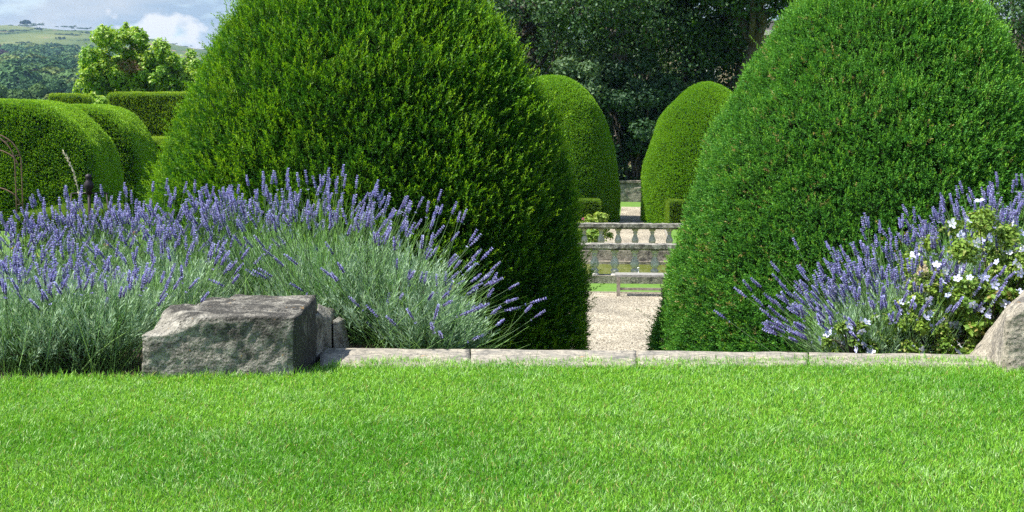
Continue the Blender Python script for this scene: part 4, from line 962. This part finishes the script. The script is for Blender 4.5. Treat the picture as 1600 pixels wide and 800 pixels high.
def shrub(name, B, rad, h, n_leaf, leaf, c0, c1, flowers, n_fl, s, label, hi=None, lean=0, mat='broad', group=None, twig=(.12, .10, .05), clumps=46, fl_lo=-.1, cat='shrub', fsc=1):
    r = np.random.default_rng(s); B = np.array(B, float); root = empty(name, tuple(B), label, cat, group)
    cs, rs = [], []
    for k in range(clumps):
        d_ = nrm(r.normal(size=3)); d_[2] = abs(d_[2]); c = d_ * np.array([rad[0], rad[1], h]) * (.35 + .6 * r.random() ** .5) * .9; c[2] = max(c[2], .03); c[0] += lean * c[2]
        cs.append(c); rs.append(min(rad) * r.uniform(.16, .28))
    g = Geo()
    for k in range(min(28, clumps)): tube(g, branch_pts((0, 0, -.02), cs[k], 5, .05, r), np.linspace(.006, .002, 5), 5, cap=False)
    g.build('stems', [M['bark']], root)
    g = Geo(); leaf_cloud(g, cs, rs, n_leaf, leaf, c0, c1, s + 1, up_bias=.7, flat=.85, hi=hi, shell=.2); g.build('foliage', [M[mat]], root)
    for i in range(n_fl):
        k = r.integers(0, clumps); d_ = nrm(r.normal(size=3) * .8 + np.array([-.2, -1.5, .8])); p = cs[k] + d_ * rs[k] * 1.4
        if p[2] < .02: p[2] = .03
        o = link('flower', flowers[r.integers(0, len(flowers))], root); o.location = p; f = Vector(tuple(nrm(d_ + r.normal(size=3) * .5))); o.rotation_mode = 'QUATERNION'; o.rotation_quaternion = f.to_track_quat('Z', 'Y')
        o.scale = (fsc * r.uniform(.8, 1.15),) * 3
    return root
b = P(1556, 400, 6.6); shrub('flowering_shrub', (b.x, 6.62, -.06), (.52, .30), .82, 22000, .023, (.11, .21, .03), (.24, .36, .06), WF, 100, 71, 'tall yellow-green shrub dotted with pale lilac-white flowers, behind the right-hand rock', hi=(.30, .34, .10), lean=-.1, clumps=90, fsc=.95)
b = P(1445, 400, 6.5); shrub('flowering_shrub', (b.x, 6.42, -.10), (.40, .16), .46, 11000, .022, (.11, .22, .03), (.25, .37, .05), WF, 50, 72, 'low sprawling yellow-green shrub with a few white flowers, behind the edging stone', hi=(.32, .34, .10), clumps=60, fsc=.9)
b = P(1540, 400, 6.45); shrub('flowering_shrub', (b.x, 6.38, -.04), (.26, .12), .38, 4200, .032, (.07, .16, .02), (.18, .30, .04), WF, 8, 73, 'low leafy green shrub touching the left side of the right-hand rock', hi=(.3, .26, .08), clumps=34)
b = P(1335, 400, 6.35); shrub('flowering_shrub', (b.x, 6.38, -.06), (.17, .08), .22, 900, .026, (.09, .18, .03), (.2, .3, .05), WF, 18, 74, 'small trailing plant with white flowers lying low before the right lavender', clumps=18)
# dry seed head
g = Geo(); r = np.random.default_rng(8); c = P(1441, 440, 6.55); base = np.array([c.x, c.y, -.04])
tube(g, [tuple(base), (c.x + .01, c.y, .2), (c.x, c.y, c.z - .05)], .002, 5, (.3, .22, .12))
n = 800; th = r.random(n) * 6.28; hh = r.random(n); pos = np.stack([c.x + np.cos(th) * .075 * (1.1 - hh) * r.random(n) ** .5, c.y + np.sin(th) * .04 * r.random(n), c.z - .055 + .13 * hh], 1)
x, y, z = frames(r.normal(size=(n, 3)) * .5 + [0, 0, 1], r); scatter(g, LEAF_V, LEAF_Q, pos, x, y, z, np.full(n, .014), np.array([.66, .56, .38]) * r.uniform(.7, 1.2, (n, 1)))
tag(g.build('dry_seed_head', [M['petal']], None, tuple(base)), 'dry straw-coloured feathery seed head in the right lavender', 'seed head')
# rose bushes beyond the lavender, left
b = P(45, 400, 8.5); shrub('rose_bush', (b.x, 8.55, -.04), (.42, .25), .40, 2600, .035, (.08, .18, .03), (.20, .32, .05), YR, 12, 81, 'yellow rose bush beyond the lavender at the far left', fsc=1.1)
b = P(165, 400, 8.6); shrub('rose_bush', (b.x, 8.6, -.04), (.30, .2), .42, 1800, .035, (.08, .18, .03), (.20, .32, .05), PR, 9, 82, 'pink rose bush beyond the lavender, right of the iron plant support', fsc=1.0)
# yellowish shrub by the pool
b = A(-1.05, 38.3, GZ); shrub('shrub', tuple(b), (.72, .5), 1.28, 4200, .075, (.17, .30, .04), (.38, .48, .09), PR, 2, 91, 'loose yellow-green shrub at the left end of the far balustrade', hi=(.46, .50, .16), fsc=2)
b = A(-1.0, 37.2, GZ); shrub('shrub', tuple(b), (.42, .28), .72, 1600, .07, (.15, .28, .05), (.32, .44, .09), PR, 0, 92, 'small trailing yellow-green shrub below the loose one, just behind the far rail')

# ------------------------------------------------------------------ ironwork and stalks
Ya = 42.5; c = P(-26, 330, Ya); R0 = 1.0; root = empty('garden_arch', (c.x, Ya, GZ), 'rusty iron rose arch at the left picture edge', 'arch')
zs = P(24, 255, Ya).z - GZ; zt = P(0, 213, Ya).z - GZ
for dy in (0, .55):
    g = Geo(); pts = [(R0, dy, 0), (R0, dy, zs * .5), (R0, dy, zs)] + [(R0 * math.cos(a), dy, zs + (zt - zs) * 1.12 * math.sin(a)) for a in np.linspace(.15, math.pi - .15, 16)] + [(-R0, dy, zs), (-R0, dy, 0)]
    tube(g, pts, .021, 8); g.build('hoop', [M['rust']], root)
for a in (.25, .8, 1.57, 2.3, 2.9):
    g = Geo(); tube(g, [(R0 * math.cos(a), 0, zs + (zt - zs) * 1.12 * math.sin(a)), (R0 * math.cos(a), .55, zs + (zt - zs) * 1.12 * math.sin(a))], .018, 6); g.build('rung', [M['rust']], root)
for sx in (-1, 1):
    for z in (.35, .9, 1.35):
        g = Geo(); tube(g, [(sx * R0, 0, z), (sx * R0, .55, z)], .018, 6); g.build('rung', [M['rust']], root)
for z in (zs * .42, zs * .95):
    g = Geo(); tube(g, [(R0 * math.cos(a), .28, z + .55 * math.sin(a)) for a in np.linspace(.0, math.pi, 14)], .022, 6); g.build('brace', [M['rust']], root)
# plant support with finial
Yp = 8.9; c = P(139, 300, Yp); root = empty('plant_support', (c.x, Yp, -.04), 'dark iron plant support with knobbed finial rising from the lavender', 'plant support')
zt = P(139, 290, Yp).z + .04
g = Geo(); tube(g, [(0, 0, 0), (.0, 0, zt * .5), (0, 0, zt)], .010, 8); g.build('post', [M['iron']], root)
g = Geo(); lathe(g, [(0, -.02), (.018, -.015), (.02, .01), (.030, .03), (.032, .05), (.018, .07), (.016, .08), (.022, .092), (.018, .107), (0, .115)], (0, 0, zt - .04), 12); g.build('finial', [M['iron']], root)
g = Geo(); tube(g, [(-.11, 0, zt - .05), (0, 0, zt - .045), (.12, 0, zt - .05)], .005, 6); g.build('crossbar', [M['iron']], root)
for sx in (-1, 1):
    g = Geo(); tube(g, [(sx * .11, 0, zt - .05), (sx * .13, .0, zt * .5), (sx * .15, 0, 0)], .005, 6); g.build('leg', [M['iron']], root)
# tall dry grass stalk
Yg = 7.2; pts = [P(128, 430, Yg), P(126, 350, Yg), P(123, 300, Yg), P(114, 265, Yg), P(99, 237, Yg)]; pts = [Vector((pts[0].x, Yg, -.04))] + pts
root = empty('grass_stalk', tuple(pts[0]), 'tall pale dry grass stalk bending left above the lavender', 'grass stalk')
g = Geo(); B = np.array(pts[0]); tube(g, [np.array(p) - B for p in pts], np.linspace(.0022, .0012, 6), 5, (.45, .42, .28)); g.build('stem', [M['petal']], root)
g = Geo(); r = np.random.default_rng(2); n = 46; t = np.linspace(0, 1, n); k = np.linspace(3, 5, 3); PP = np.array([np.array(p) - B for p in pts])
pp = np.stack([np.interp(2.9 + t * 2.1, range(6), PP[:, q]) for q in range(3)], 1); dr = nrm(np.gradient(pp, axis=0)) + r.normal(size=(n, 3)) * .35; x, y, z = frames(dr, r)
scatter(g, LEAF_V, LEAF_Q, pp, x, y, z, np.full(n, .016), np.array([.66, .60, .44]) * r.uniform(.8, 1.15, (n, 1))); g.build('seed_head', [M['petal']], root)
# arching grass leaf over the dark soil beside the block
pts = [G(128, 578), P(150, 553, 5.85), P(180, 530, 5.84), P(200, 518, 5.83), P(214, 508, 5.82)]; B = np.array(pts[0]); g = Geo()
tube(g, [np.array(p) for p in pts], [.003, .003, .0025, .002, .0006], 5, (.22, .36, .10)); tag(g.build('grass_stalk', [M['herb']], None, tuple(B)), 'long green grass blade leaning right towards the chipped block', 'grass stalk')
